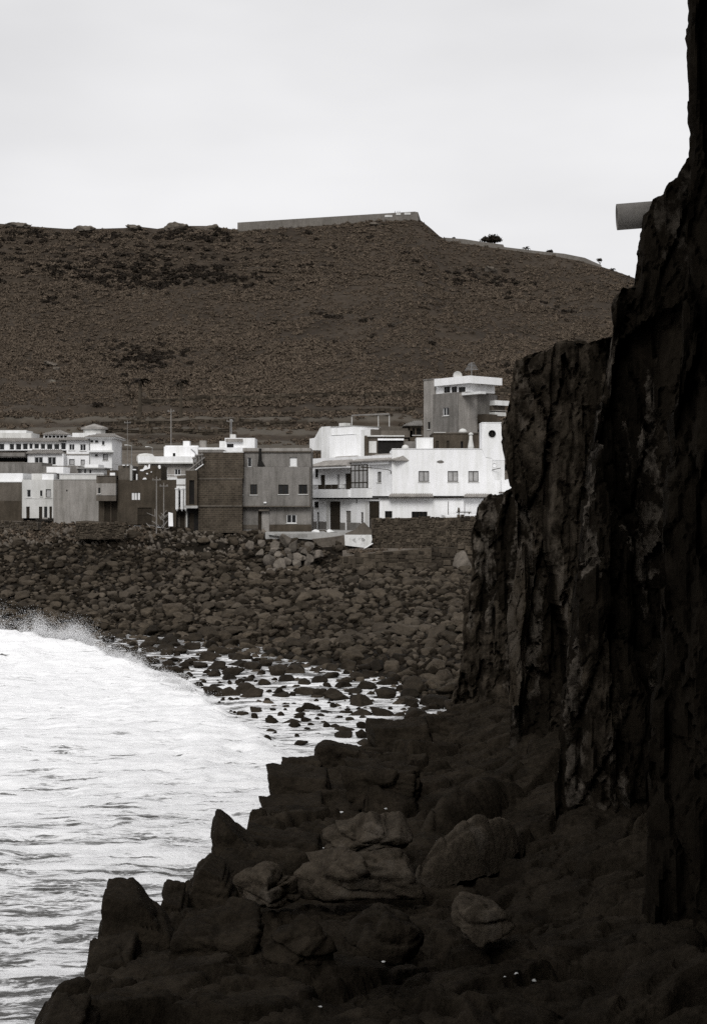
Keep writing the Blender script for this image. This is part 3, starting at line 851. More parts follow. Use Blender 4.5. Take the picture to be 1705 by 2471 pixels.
M['clifflit'] = patches(mat('light_painted_cliff_face', W_(0.030), 0.92, 0.4, 0.9, 0.7, 4, spec=0.03, grain=0.3, stretch=(1, 1, 0.5)), W_(0.085), 0.45, 0.65, 0.7, (1, 1, .5))  # cliff rock painted paler where the edge catches the light
OUT_A = [(1074, 1790), (1082, 1706), (1100, 1658), (1120, 1556), (1116, 1474), (1140, 1389), (1136, 1287), (1153, 1246), (1155, 1223), (1166, 1209), (1180, 1197), (1198, 1201), (1216, 1194), (1240, 1184), (1300, 1170), (1420, 1150), (1420, 1830)]
OUT_B = [(1226, 1860), (1232, 1800), (1239, 1700), (1232, 1640), (1228, 1560), (1224, 1490), (1232, 1440), (1247, 1385), (1246, 1300), (1240, 1210), (1231, 1149), (1220, 1094), (1210, 1050), (1209, 1028), (1222, 1000), (1231, 964), (1235, 870), (1262, 860),
         (1300, 850), (1330, 838), (1337, 825), (1400, 818), (1440, 824), (1462, 811), (1500, 800), (1760, 770), (1800, 1990), (1500, 1960)]
OUT_C = [(1318, 2110), (1335, 1935), (1345, 1750), (1372, 1500), (1404, 1200), (1440, 1000), (1470, 850), (1480, 780), (1470, 742), (1478, 720), (1490, 710), (1500, 691), (1530, 688), (1534, 640), (1540, 598), (1545, 560), (1553, 528), (1560, 504),
         (1572, 483), (1590, 477), (1600, 470), (1600, 451), (1612, 441), (1634, 438), (1632, 420), (1641, 405), (1646, 392), (1660, 385), (1669, 371), (1684, 366), (1960, 300), (2100, 1300), (2000, 2200)]
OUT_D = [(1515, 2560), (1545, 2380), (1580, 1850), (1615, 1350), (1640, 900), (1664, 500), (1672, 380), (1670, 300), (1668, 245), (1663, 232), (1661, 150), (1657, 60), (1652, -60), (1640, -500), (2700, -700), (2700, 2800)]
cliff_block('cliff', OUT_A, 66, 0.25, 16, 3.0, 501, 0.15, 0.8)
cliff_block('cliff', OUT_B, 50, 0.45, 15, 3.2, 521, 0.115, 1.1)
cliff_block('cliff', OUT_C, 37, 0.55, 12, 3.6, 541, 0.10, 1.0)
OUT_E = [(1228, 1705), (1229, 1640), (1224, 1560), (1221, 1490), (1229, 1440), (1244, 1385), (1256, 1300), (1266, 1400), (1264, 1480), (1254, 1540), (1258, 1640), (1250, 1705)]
cliff_block('cliff', OUT_E, 49.4, 0.6, 1.6, 0.5, 571, 0.06, 0.12, M['clifflit'], 0.35)  # thin slab added to carry the painted light of the buttress's left edge
cliff_block('cliff', OUT_D, 26, 0.9, 10, 3.2, 561, 0.10, 0.8, M['cliffshade'])

def cliff_mass(corners, z0, z1, seed, voxel=0.7):
    """the headland beside and behind the camera; some of it is added for its shade"""
    nF = len(corners)
    V = [(x, y, z0) for x, y in corners] + [(x, y, z1) for x, y in corners]
    F = [tuple(range(nF))[::-1], tuple(range(nF, 2 * nF))] + [(i, (i + 1) % nF, nF + (i + 1) % nF, nF + i) for i in range(nF)]
    me = bpy.data.meshes.new('tmp'); me.from_pydata(V, [], F)
    o = bpy.data.objects.new('tmp', me); COL.objects.link(o)
    md = o.modifiers.new('r', 'REMESH'); md.mode = 'VOXEL'; md.voxel_size = voxel
    dg = bpy.context.evaluated_depsgraph_get(); dg.update()
    m2 = bpy.data.meshes.new_from_object(o.evaluated_get(dg))
    bpy.data.objects.remove(o); bpy.data.meshes.remove(me)
    nv = len(m2.vertices)
    P = np.empty(nv * 3, np.float32); m2.vertices.foreach_get('co', P); P = P.reshape(-1, 3).astype(float)
    N = np.empty(nv * 3, np.float32); m2.vertices.foreach_get('normal', N); N = N.reshape(-1, 3).astype(float)
    d = 1.6 * blocky(P * np.array([0.22, 0.22, 0.10]), seed, 1.0) + 0.5 * blocky(P * 0.6, seed + 9, 0.8)
    P = P + N * (d[:, None] - 1.6)
    m2.vertices.foreach_set('co', P.astype(np.float32).ravel()); m2.update(); m2.name = 'cliff'
    return tag(link('cliff', m2, M['cliff']), kind='structure')  # includes the unseen overhang added for shade
cliff_mass([(12.5, 21), (16, -8), (4, -22), (-14, -26), (-14, -50), (60, -50), (60, 40), (30, 40)], -3, 56, 581)  # unseen stretch behind the camera, its height raised to shadow the shelf
cliff_mass([(14, 34), (26, 30), (60, 40), (60, 110), (16, 90), (11, 74)], -3, 15, 591)
cliff_mass([(7.5, 22), (3.5, 13), (0, 3), (-3, -10), (-8, -24), (24, -24), (24, 22)], 24, 52, 601)  # unseen overhang added above the view to darken the lower shelf
# the ground the camera stands on
hgrid('rock_shelf', np.arange(-7, 16, 0.6), np.arange(-26, 12.3, 0.6), lambda x, y: np.where(x < -5, -2.0, 4.3 + 6.0 * sstep(6, -1, y) * sstep(-5, -1, x) + 0.5 * fbm2(x * 0.5, y * 0.5, 3, 7)), M['shelf'])

# ------------------------------------------------------------------ boulders
NEAR = [('below the brick house', 395, 590), ('below the grey house', 590, 752), ('below the white house', 752, 900), ('below the dark stone wall', 900, 1060), ('by the cliff foot', 1060, 1300), ('below the two-storey dark house', 232, 395), ('below the plain grey building', 120, 232), ('below the pale house', -500, 120)]
def near_phrase(u):
    for s, a, b in NEAR:
        if a <= u < b:
            return s
    return 'by the cliff foot'
B_MESH = [mesh_np('boulder', *rock_shape(600 + k, 4, [0.3, 0.5, 0.8, 0.2][k % 4], [0.72, 0.62, 0.8, 0.66][k % 4], 0.17)) for k in range(14)]
for me in B_MESH: me.materials.append(M['boulder'])
W_MESH = [mesh_np('boulder', *rock_shape(640 + k, 4, 0.2, 0.65, 0.10)) for k in range(10)]
for me in W_MESH: me.materials.append(M['wet'])
P_MESH = [mesh_np('boulder', *rock_shape(680 + k, 4, 0.95, 0.8, 0.05, 9)) for k in range(8)]
for me in P_MESH: me.materials.append(M['pile'])
bcount = 0
def boulder(me, x, y, z, a, b, c, rz, label, group, tilt=0.0):
    global bcount
    o = bpy.data.objects.new('boulder', me); COL.objects.link(o)
    o.location = (x, y, z); o.scale = (a, b, c); o.rotation_euler = (tilt * math.sin(rz * 3), tilt * math.cos(rz * 2), rz)
    bcount += 1
    return tag(o, label, 'boulder', group)

SURF_B = [(513, 1665, 56, 24), (609, 1672, 55, 25), (440, 1647, 31, 18), (398, 1614, 40, 17), (425, 1614, 40, 18), (368, 1613, 32, 15), (331, 1600, 31, 14), (308, 1597, 24, 14), (424, 1592, 37, 12), (455, 1598, 25, 14), (483, 1605, 41, 17),
          (524, 1605, 45, 23), (502, 1583, 54, 27), (564, 1619, 54, 24), (515, 1627, 34, 16), (553, 1634, 38, 16), (331, 1579, 31, 14), (320, 1566, 32, 14), (290, 1561, 46, 17), (263, 1543, 35, 19), (430, 1570, 46, 18), (399, 1563, 45, 18),
          (462, 1559, 46, 22), (357, 1555, 38, 22), (323, 1553, 24, 14), (290, 1581, 26, 9), (638, 1646, 32, 18), (599, 1639, 28, 10), (723, 1611, 26, 19), (701, 1586, 28, 14), (668, 1618, 46, 30), (690, 1637, 41, 18), (735, 1667, 56, 21),
          (768, 1668, 40, 20), (815, 1680, 58, 22), (876, 1688, 58, 36), (745, 1704, 40, 20), (723, 1723, 29, 9), (774, 1726, 20, 8), (585, 1722, 31, 12), (658, 1713, 18, 7), (843, 1736, 22, 9), (839, 1604, 42, 30), (840, 1640, 36, 16),
          (893, 1602, 45, 30), (919, 1616, 48, 26), (885, 1652, 50, 24), (930, 1644, 46, 22), (1051, 1620, 55, 40), (1030, 1652, 46, 26), (929, 1674, 56, 30), (986, 1674, 50, 27), (1045, 1690, 74, 32), (726, 1790, 36, 15), (872, 1771, 32, 27),
          (646, 1783, 20, 14), (655, 1760, 26, 9), (708, 1751, 16, 6), (742, 1758, 17, 6), (612, 1607, 44, 22), (640, 1600, 36, 20), (770, 1640, 42, 18), (800, 1610, 36, 22), (960, 1610, 46, 26), (1000, 1640, 50, 24), (575, 1585, 40, 20), (540, 1570, 44, 22)]
SPECIAL = {0: 'low dark boulder alone in white foam, seaward of the cluster below the brick house', 1: 'smooth oval dark boulder standing alone in the white foam off the grey house',
           2: 'dark boulder with a splash of spray rising behind it at the wave edge', 32: 'long dark reef boulder half awash off the white house', 35: 'big knobbly dark boulder at the edge of white foam near the shelf end',
           53: 'small dark boulder in foam just off the humped rock of the shelf', 54: 'dark boulder leaning against the seaward end of the long flat ledge', 49: 'large round dark boulder at the foot of the cliff by the wash', 28: 'small upright dark boulder alone in the grey wash off the white house'}
taken = []
for i, (u, v, wpx, hpx) in enumerate(SURF_B):
    D = EYE * FPX / (v + hpx * 0.42 - HV)
    x = (u - CU) / FPX * D
    rx = wpx / 2 / FPX * D; rz_ = hpx / FPX * D * 0.62
    z0 = max(float(sea_z(np.array([x]), np.array([D]))[0]), float(land_z([x], [D])[0])) if D < 118 else 0
    me = W_MESH[i % len(W_MESH)]
    lab = SPECIAL.get(i) or ('dark wet boulder awash in %s, %s' % ('white foam' if v > 1650 or u < 480 else 'the grey wash', near_phrase(u)))
    if i not in SPECIAL:
        asp = hpx / wpx
        lab = lab.replace('dark wet', ('small ' if wpx < 30 else 'broad ' if wpx > 47 else '') + ('low' if asp < .42 else 'humped' if asp < .52 else 'upright') + ' wet')
    boulder(me, x, D, z0 + rz_ * 0.25, rx, rx * random.uniform(0.8, 1.1), rz_, random.uniform(-0.5, 0.5), lab, 'boulders standing in the surf')
    taken.append((x, D, rx))

PALE = [(688, 1306, 36, 34), (663, 1318, 30, 30), (706, 1322, 30, 40), (722, 1346, 40, 26), (745, 1352, 34, 34), (768, 1340, 40, 28), (648, 1354, 38, 34), (680, 1366, 44, 38), (714, 1362, 30, 26), (700, 1345, 24, 20), (652, 1384, 40, 22),
        (580, 1390, 36, 24), (628, 1336, 26, 26), (605, 1318, 30, 26), (745, 1318, 30, 24), (676, 1340, 26, 24), (630, 1312, 26, 22), (600, 1376, 30, 18), (705, 1384, 34, 18), (735, 1332, 24, 22)]
PL = ['upright pale slab at the top of the rock pile by the pale promenade edge', 'pale angular block leaning on the upright slab', 'tall pale broken block in the middle of the rock pile', 'wide pale rock lying level in the rock pile', 'pale blocky rock beside the smooth-topped one',
      'smooth-topped pale boulder at the ramp end of the rock pile', 'pale round boulder low in the rock pile', 'large pale cracked boulder at the base of the rock pile']
for i, (u, v, wpx, hpx) in enumerate(PALE):
    D = 146 + (1330 - v) * 0.09
    q = at(u, v, D)
    zt = float(land_z([q.x], [D])[0])
    rx = wpx * .41 / FPX * D; rz_ = hpx * .42 / FPX * D
    lab = PL[i] if i < len(PL) else '%s pale quarried rock %s in the tumbled pile, %s' % ('flattish' if hpx / wpx < .72 else 'chunky' if hpx / wpx < .85 else 'upright', 'low' if v > 1365 else 'midway' if v > 1334 else 'high', near_phrase(u))
    boulder(P_MESH[i % 8], q.x, D, q.z, rx, rx * 0.95, rz_ * 1.15, random.uniform(0, 6.28), lab, 'pale quarried rocks below the grey house', 0.25)
    taken.append((q.x, D, rx))
rp = random.Random(41)
for k in range(34):
    u, v = rp.gauss(690, 48), rp.uniform(1316, 1392)
    if not 585 < u < 790: continue
    D = 146 + (1330 - v) * 0.09; q = at(u, v, D); zt = float(land_z([q.x], [D])[0]); r_ = rp.uniform(.22, .55)
    boulder((P_MESH if rp.random() < .6 else B_MESH)[k % 8], q.x, D, max(min(q.z, zt + 1.2), zt + .1), r_ * rp.uniform(.9, 1.4), r_, r_ * rp.uniform(.6, 1.1), rp.uniform(0, 6.28), '%s broken %s rock lying %s in the tumbled pile, %s' % ('big' if r_ > .44 else 'mid-sized' if r_ > .32 else 'small', ('flat', 'wedge-shaped', 'squarish')[k % 3], 'high' if v < 1342 else 'low' if v > 1368 else 'half way up', near_phrase(u)), 'pale quarried rocks below the grey house', 0.5)
q = at(1120, 1368, 140)
boulder(P_MESH[3], q.x, 140, q.z, 1.35, 1.3, 1.7, 0.4, 'big pale upright rock under the stone wall beside the cliff foot', 'pale rocks below the stone wall', 0.1)
q = at(1063, 1382, 141); boulder(P_MESH[5], q.x, 141, q.z, 0.5, 0.5, 0.45, 1.4, 'small pale rock under the stone wall near the big upright rock', 'pale rocks below the stone wall', 0.1)
q = at(1090, 1408, 136); boulder(P_MESH[1], q.x, 136, q.z, 0.3, 0.3, 0.18, 2.4, 'little white stone on the shingle below the big upright rock', 'pale rocks below the stone wall', 0.1)

# shingle bank: stones of every size; the 230 that show largest are objects, the rest one mass
cand = []
cell = {}
def free(x, y, r):
    cx, cy = int(x // 1.5), int(y // 1.5)
    for i in (-1, 0, 1):
        for j in (-1, 0, 1):
            for (a, b, c) in cell.get((cx + i, cy + j), ()):
                if (a - x) ** 2 + (b - y) ** 2 < (0.80 * (c + r)) ** 2:
                    return False
    return True
for (x, y, r) in taken:
    cell.setdefault((int(x // 1.5), int(y // 1.5)), []).append((x, y, r * 0.8))
rr_ = np.random.default_rng(77)
for k in range(34000):
    x = rr_.uniform(-62, 14); y = rr_.uniform(64, 157)
    ys = float(shore_y(x)); t = (y - ys) / (158 - ys)
    if t < -0.75 or (t < 0.04 and rr_.random() > (0.06 + 0.45 * np.exp(t * 5) + (0.4 if x > 2.5 else 0))): continue
    if x < -9 - (y - 80) * 0.55 and t < 0: continue
    if x > 9.0 + (y - 70) * 0.045: continue
    if y > 151.5 and -11 < x: continue
    if y > 142 and x > -1.2: continue
    big = 0.27 + 0.58 * rr_.random() ** 2.6
    fine = 1 - 0.45 * float(sstep(-14, -30, np.array([x]))[0]) * float(sstep(0.45, 0.85, np.array([t]))[0])
    r = big * fine * (1.05 if t < 0.5 else 0.9) * (1.0 if k < 18000 else 0.62)
    if k < 420: r = (0.55 + 0.35 * rr_.random()) * (1.0 if t < 0.45 else 0.8)
    if free(x, y, r):
        cell.setdefault((int(x // 1.5), int(y // 1.5)), []).append((x, y, r))
        cand.append((r / y, x, y, r, t))
cand.sort(reverse=True)
cand = [c for c in cand]
def visible(c):
    u = CU + FPX * c[1] / c[2]
    return 20 < u < 1130
vis = [c for c in cand if visible(c)]
hid = [c for c in cand if not visible(c)]
NIND = 210
SHAPES = ['rounded', 'squarish', 'angular', 'smooth flat']
for i, (_, x, y, r, t) in enumerate(vis[:NIND]):
    k = int(rr_.integers(0, len(B_MESH)))
    wet = t < 0.05
    me = W_MESH[k % len(W_MESH)] if wet else B_MESH[k]
    u = CU + FPX * x / y
    zone = 'at the waterline' if t < 0.12 else 'on the lower shingle' if t < 0.35 else 'half way up the shingle' if t < 0.65 else 'high on the shingle'
    z = float(land_z([x], [y])[0])
    sz_ = 'big' if r > 0.72 else 'mid-sized' if r > 0.52 else 'small'
    qa, qb, qc = r * rr_.uniform(0.9, 1.25), r * rr_.uniform(0.85, 1.1), r * rr_.uniform(0.55, 0.85)
    form = ('long ' if qa / qb > 1.22 else '') + ('low-lying ' if qc / r < 0.64 else 'high-backed ' if qc / r > 0.76 else '')
    lab = '%s %s%s boulder %s, %s' % (sz_, form, 'wet rounded' if wet else SHAPES[k % 4], zone, near_phrase(u))
    boulder(me, x, y, max(z, -0.12) + r * (0.34 if t > 0 else 0.08), qa, qb, qc, rr_.uniform(0, 6.28), lab, 'boulders on the shingle bank', 0.25)
rest = vis[NIND:] + hid
groups = {2: [], 3: []}
for c in rest: groups[3 if c[3] > 0.38 else 2].append(c)
def heap(name, items, sub, m, seed, nvar=10):
    prot = [rock_shape(seed + k, sub, [0.35, 0.65, 0.95][k % 3], 0.7, 0.17) for k in range(nvar)]
    Vs, Fs, o = [], [], 0
    for (_, x, y, r, t) in items:
        P, F = prot[int(rr_.integers(0, nvar))]
        a = rr_.uniform(0, 6.28); c_, s_ = math.cos(a), math.sin(a)
        Q = P * np.array([r * rr_.uniform(0.9, 1.3), r * rr_.uniform(0.8, 1.1), r * rr_.uniform(0.55, 0.9)])
        ti = rr_.uniform(-0.35, 0.35); ct, st_ = math.cos(ti), math.sin(ti)
        Q = np.stack([Q[:, 0], Q[:, 1] * ct - Q[:, 2] * st_, Q[:, 1] * st_ + Q[:, 2] * ct], 1)
        Q = np.stack([Q[:, 0] * c_ - Q[:, 1] * s_, Q[:, 0] * s_ + Q[:, 1] * c_, Q[:, 2]], 1)
        Vs.append(Q + np.array([x, y, max(float(land_z([x], [y])[0]), -0.15) + r * (0.33 if t > 0 else 0.08)])); Fs.append(F + o); o += len(P)
    return tag(link(name, mesh_np(name, np.concatenate(Vs), np.concatenate(Fs)), m), kind='stuff')
heap('shingle_boulders', groups[3], 3, M['boulder'], 720)
heap('shingle_stones', groups[2], 2, M['boulder'], 760)
# cobbles filling the gaps
n = 15000
x = rr_.uniform(-60, 14, n); y = rr_.uniform(66, 158, n); ys = shore_y(x); t = (y - ys) / (158 - ys)
kp = ((t > 0.03) | ((t > -0.55) & (x > -17 + (107 - y) * 0.3) & (rr_.random(n) < 0.16))) & (x < 9.0 + (y - 70) * 0.045) & ~((y > 151.5) & (x > -11))
x, y, t = x[kp], y[kp], t[kp]
P0, F0 = rock_shape(790, 2, 0.5, 0.75, 0.1)
P1, F1 = rock_shape(791, 2, 0.8, 0.7, 0.1)
n = len(x); r = 0.13 + 0.22 * rr_.random(n) ** 2
ang = rr_.uniform(0, 6.28, n)
PP = np.where((rr_.random(n) < 0.5)[:, None, None], P0[None], P1[None]) * r[:, None, None] * rr_.uniform(0.75, 1.25, (n, 1, 3))
c_, s_ = np.cos(ang)[:, None], np.sin(ang)[:, None]
Q = np.stack([PP[..., 0] * c_ - PP[..., 1] * s_, PP[..., 0] * s_ + PP[..., 1] * c_, PP[..., 2]], -1)
Q += np.stack([x, y, np.maximum(land_z(x, y), -0.06) + r * 0.3], 1)[:, None]
tag(link('cobbles', mesh_np('cobbles', Q.reshape(-1, 3), (F0[None] + (np.arange(n) * len(P0))[:, None, None]).reshape(-1, 3)), M['cobble']), kind='stuff')

# ------------------------------------------------------------------ concrete pipe out of the cliff
pa, pb_ = at(1487, 524, 37.4), at(1640, 512, 37.2)
m_ = MB()
ax = (pb_ - pa).normalized(); uu = ax.orthogonal().normalized(); vv = ax.cross(uu)
R0, R1, n = 0.365, 0.30, 40
ring = lambda c, r: [c + (uu * math.cos(2 * math.pi * k / n) + vv * math.sin(2 * math.pi * k / n)) * r for k in range(n)]
vs = ring(pa, R0) + ring(pb_, R0) + ring(pb_, R1) + ring(pa, R1)
m_.add([q[:] for q in vs], [(j * n + k, j * n + (k + 1) % n, ((j + 1) % 4) * n + (k + 1) % n, ((j + 1) % 4) * n + k) for j in range(4) for k in range(n)])
M['pipe'] = mat('concrete_pipe', W_(0.17), 0.85, 0.15, 1.2, 0.1, 10, stain=0.1, grain=0.12)
o = m_.build('drain_pipe', M['pipe'], None, True, True)
tag(o, 'round concrete drain pipe sticking out of the cliff top against the sky', 'pipe')
# ------------------------------------------------------------------ houses
Z1 = lambda x, y: (x * .28822, 980 + y * .28822)
Z2 = lambda x, y: (380 + x * .26316, 980 + y * .26316)
Z3 = lambda x, y: (700 + x * .18797, 980 + y * .18797)
Z4 = lambda x, y: (900 + x * .22556, 880 + y * .22556)
Z5 = lambda x, y: (x * .15038, 1130 + y * .15038)
Z6 = lambda x, y: (220 + x * .16291, 1080 + y * .16291)
ZI = lambda x, y: (x, y)

class Facade:
    """a vertical plane in the village: from column a at distance Da to column b at distance Db; measured positions on the photograph
    become metres along it (s), height (z) and distance out of it (n)"""
    def __init__(f, a, Da, b, Db, cv):
        f.cv = cv
        f.A = np.array([(cv(a, 0)[0] - CU) / FPX * Da, Da]); B = np.array([(cv(b, 0)[0] - CU) / FPX * Db, Db])
        f.t = (B - f.A) / np.linalg.norm(B - f.A)
        f.n = np.array([f.t[1], -f.t[0]])
    def s(f, u):
        k = (u - CU) / FPX
        return (f.A[0] - k * f.A[1]) / (k * f.t[1] - f.t[0])
    def rect(f, x0, y0, x1, y1):
        u0, v0 = f.cv(x0, y0); u1, v1 = f.cv(x1, y1)
        s0, s1 = f.s(u0), f.s(u1)
        D = f.A[1] + (s0 + s1) / 2 * f.t[1]
        return s0, s1, EYE - (v1 - HV) / FPX * D, EYE - (v0 - HV) / FPX * D
    def p(f, s, z, n):
        q = f.A + f.t * s + f.n * n
        return (q[0], q[1], z)
    def box(f, m, s0, s1, z0, z1, n0, n1):      # n0 outer (front), n1 inner (back)
        return m.hexa([f.p(s0, z0, n0), f.p(s1, z0, n0), f.p(s1, z0, n1), f.p(s0, z0, n1), f.p(s0, z1, n0), f.p(s1, z1, n0), f.p(s1, z1, n1), f.p(s0, z1, n1)])

def wall_mesh(f, m, s0, s1, z0, z1, holes, depth, n=0.0, rev=0.22):
    """front wall with real openings (reveals), and the body of the building behind it"""
    ss = sorted({s0, s1} | {min(max(h[k], s0), s1) for h in holes for k in (0, 1)})
    zs = sorted({z0, z1} | {min(max(h[k], z0), z1) for h in holes for k in (2, 3)})
    for a, b in zip(ss[:-1], ss[1:]):
        for c, d in zip(zs[:-1], zs[1:]):
            ms, mz = (a + b) / 2, (c + d) / 2
            if any(h[0] < ms < h[1] and h[2] < mz < h[3] for h in holes):
                continue
            m.add([f.p(a, c, n), f.p(b, c, n), f.p(b, d, n), f.p(a, d, n)], [(0, 1, 2, 3)])
    for h in holes:
        a, b, c, d = max(h[0], s0), min(h[1], s1), max(h[2], z0), min(h[3], z1)
        q = [f.p(a, c, n), f.p(b, c, n), f.p(b, d, n), f.p(a, d, n)] + [f.p(a, c, n - rev), f.p(b, c, n - rev), f.p(b, d, n - rev), f.p(a, d, n - rev)]
        m.add(q, [(0, 4, 5, 1), (1, 5, 6, 2), (2, 6, 7, 3), (3, 7, 4, 0)])
    m.add([f.p(s0, z0, n), f.p(s1, z0, n), f.p(s1, z1, n), f.p(s0, z1, n)] + [f.p(s0, z0, n - depth), f.p(s1, z0, n - depth), f.p(s1, z1, n - depth), f.p(s0, z1, n - depth)],
          [(0, 4, 7, 3), (1, 2, 6, 5), (3, 7, 6, 2), (4, 5, 6, 7), (0, 1, 5, 4)])
    # back of the recesses: the dark inside
    m.add([f.p(s0 + .01, z0, n - rev - .1), f.p(s1 - .01, z0, n - rev - .1), f.p(s1 - .01, z1 - .01, n - rev - .1), f.p(s0 + .01, z1 - .01, n - rev - .1)], [(0, 1, 2, 3)])

class House:
    def __init__(h, name, label, f, base, cat='house', group='houses of the shore village'):
        u, v = f.cv(*base)
        s = f.s(u); D = f.A[1] + s * f.t[1]
        h.f = f
        q = f.p(s, EYE - (v - HV) / FPX * D, 0)
        h.o = empty(name, q, label, cat, group)
    def wall(h, x0, y0, x1, y1, m, depth=8.0, wins=(), n=0.0, name='wall', f=None, label=None):
        f = f or h.f
        s0, s1, z0, z1 = f.rect(x0, y0, x1, y1)
        mb_ = MB()
        holes = []
        for wn in wins:
            a, b, c, d = f.rect(*wn[:4])
            if wn[4] in 'G':
                c = z0
            holes.append((a, b, c, d))
        wall_mesh(f, mb_, s0, s1, z0, z1, holes, depth, n)
        o = mb_.build(name, M[m] if isinstance(m, str) else m, h.o)
        if label: o['label'] = label
        for wn, hole in zip(wins, holes):
            h.opening(hole, wn[4], n, wn[5] if len(wn) > 5 else None, f)
        return o
    def opening(h, hole, kind, n, opt=None, f=None):
        """w white-framed window, k dark-framed, c curtained pale, d door, g/G dark gateway, s white blind, o open dark hole, r round"""
        f = f or h.f
        a, b, c, d = hole
        w_, t_ = b - a, d - c
        e = 0.012
        if kind in 'wkcsp':
            pane = {'w': 'glass', 'k': 'glass', 'c': 'glasspale', 's': 'frame', 'p': 'glass'}[kind]
            g = MB(); f.box(g, a + e, b - e, c + e, d - e, n - 0.17, n - 0.20)
            win = g.build('window', M[pane], h.o)
            fr = MB(); r = min(0.07, w_ * 0.10)
            o0, o1 = n - 0.10, n - 0.165
            f.box(fr, a + .002, a + r, c + .002, d - .002, o0, o1); f.box(fr, b - r, b - .002, c + .002, d - .002, o0, o1)
            f.box(fr, a + r, b - r, c + .002, c + r, o0, o1); f.box(fr, a + r, b - r, d - r, d - .002, o0, o1)
            cols = (opt or {}).get('cols', 2 if w_ > 0.8 else 1); rows = (opt or {}).get('rows', 1)
            for k in range(1, cols):
                x = a + w_ * k / cols; f.box(fr, x - r * .45, x + r * .45, c + r, d - r, o0 - .004, o1 + .004)
            for k in range(1, rows):
                z = c + t_ * k / rows; f.box(fr, a + r, b - r, z - r * .4, z + r * .4, o0 - .008, o1 + .008)
            if kind != 's':
                fr.build('frame', M['darkframe' if kind in 'kc' else 'frame'], win)
            if kind != 'p':
                sl_ = MB(); f.box(sl_, a - .08, b + .08, c - .09, c - .003, n + .09, n - .0); sl_.build('sill', M['pale'], win)
        elif kind in 'dgGD':
            g = MB(); f.box(g, a + .004, b - .004, c, d - .004, n - 0.14, n - 0.2)
            dr = g.build('door', M[(opt or {}).get('mat', 'door')], h.o)
            fr = MB()
            for k in range(1, 4 if w_ > 1.6 else 2):       # boards and rails stand proud
                x = a + w_ * k / (4 if w_ > 1.6 else 2); f.box(fr, x - .03, x + .03, c, d - .02, n - .125, n - .139)
            f.box(fr, a + .01, b - .01, c + t_ * .55, c + t_ * .55 + .1, n - .11, n - .124)
            fr.build('batten', M[(opt or {}).get('mat', 'door')], dr)
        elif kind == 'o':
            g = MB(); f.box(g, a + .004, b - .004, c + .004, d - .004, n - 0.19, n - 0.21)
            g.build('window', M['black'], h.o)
    def part(h, name, x0, y0, x1, y1, m, out, inn, f=None, label=None, parent=None):
        f = f or h.f
        s0, s1, z0, z1 = f.rect(x0, y0, x1, y1)
        g = MB(); f.box(g, s0, s1, z0, z1, out, inn)
        o = g.build(name, M[m] if isinstance(m, str) else m, parent or h.o)
        if label: o['label'] = label
        return o
    def pt(h, x, y, n=0.0, f=None):
        f = f or h.f
        u, v = f.cv(x, y); s = f.s(u); D = f.A[1] + s * f.t[1]
        return Vector(f.p(s, EYE - (v - HV) / FPX * D, n))
    def hip(h, name, x0, y0, x1, y1, m, out, inn, rx0=None, rx1=None, f=None, parent=None, ridge_in=0.5):
        """a hipped or lean-to roof: eaves at row y1, ridge at row y0 between columns rx0 and rx1"""
        f = f or h.f
        s0, s1, z0, z1 = f.rect(x0, y0, x1, y1)
        r0 = f.rect(rx0 if rx0 is not None else x0, y0, rx1 if rx1 is not None else x1, y1)
        nr = out + (inn - out) * ridge_in
        g = MB()
        e = 0.10
        g.add([f.p(s0, z0, out), f.p(s1, z0, out), f.p(s1, z0, inn), f.p(s0, z0, inn), f.p(s0, z0 + e, out), f.p(s1, z0 + e, out), f.p(s1, z0 + e, inn), f.p(s0, z0 + e, inn), f.p(r0[0], z1, nr), f.p(r0[1], z1, nr)],
              [(3, 2, 1, 0), (0, 1, 5, 4), (1, 2, 6, 5), (2, 3, 7, 6), (3, 0, 4, 7), (4, 5, 9, 8), (5, 6, 9), (6, 7, 8, 9), (7, 4, 8)])
        o = g.build(name, M[m], parent or h.o)
        # barrel tiles laid down the front slope, too small to pick apart singly
        tl = MB(); wd = 0.26
        k = max(2, int((s1 - s0) / wd))
        for i in range(k):
            q = (i + .5) / k
            sa = s0 + (s1 - s0) * q
            sb = min(max(sa, r0[0]), r0[1])
            w0 = abs(sa - sb); tt = 1.0
            if sa < r0[0]: tt = (sa - s0) / max(r0[0] - s0, 1e-3)
            if sa > r0[1]: tt = (s1 - sa) / max(s1 - r0[1], 1e-3)
            if tt < 0.12: continue
            tl.bar(f.p(sa, z0 + e + .01, out + .05), f.p(sa, z0 + e + (z1 - z0 - e) * tt + .01, out + (nr - out) * tt), 0.085, 0.085, 6)
        to = tl.build('roof_tiles', M[m], o); to['kind'] = 'stuff'
        return o
    def pole(h, name, x, y0, y1, r, m='metal', n=0.0, f=None):
        g = MB(); g.bar(h.pt(x, y1, n, f), h.pt(x, y0, n, f), r, r * .8)
        return g.build(name, M[m], h.o)
    def rail(h, name, x0, y0, x1, y1, m, n, step=0.18, f=None):
        f = f or h.f
        s0, s1, z0, z1 = f.rect(x0, y0, x1, y1)
        g = MB()
        f.box(g, s0, s1, z1 - .05, z1, n, n - .05)
        f.box(g, s0, s1, z0 + .05, z0 + .09, n, n - .04)
        k = int((s1 - s0) / step)
        for i in range(k + 1):
            x = s0 + (s1 - s0 - .03) * i / max(k, 1)
            f.box(g, x, x + .03, z0 + .09, z1 - .05, n - .01, n - .04)
        return g.build(name, M[m], h.o)

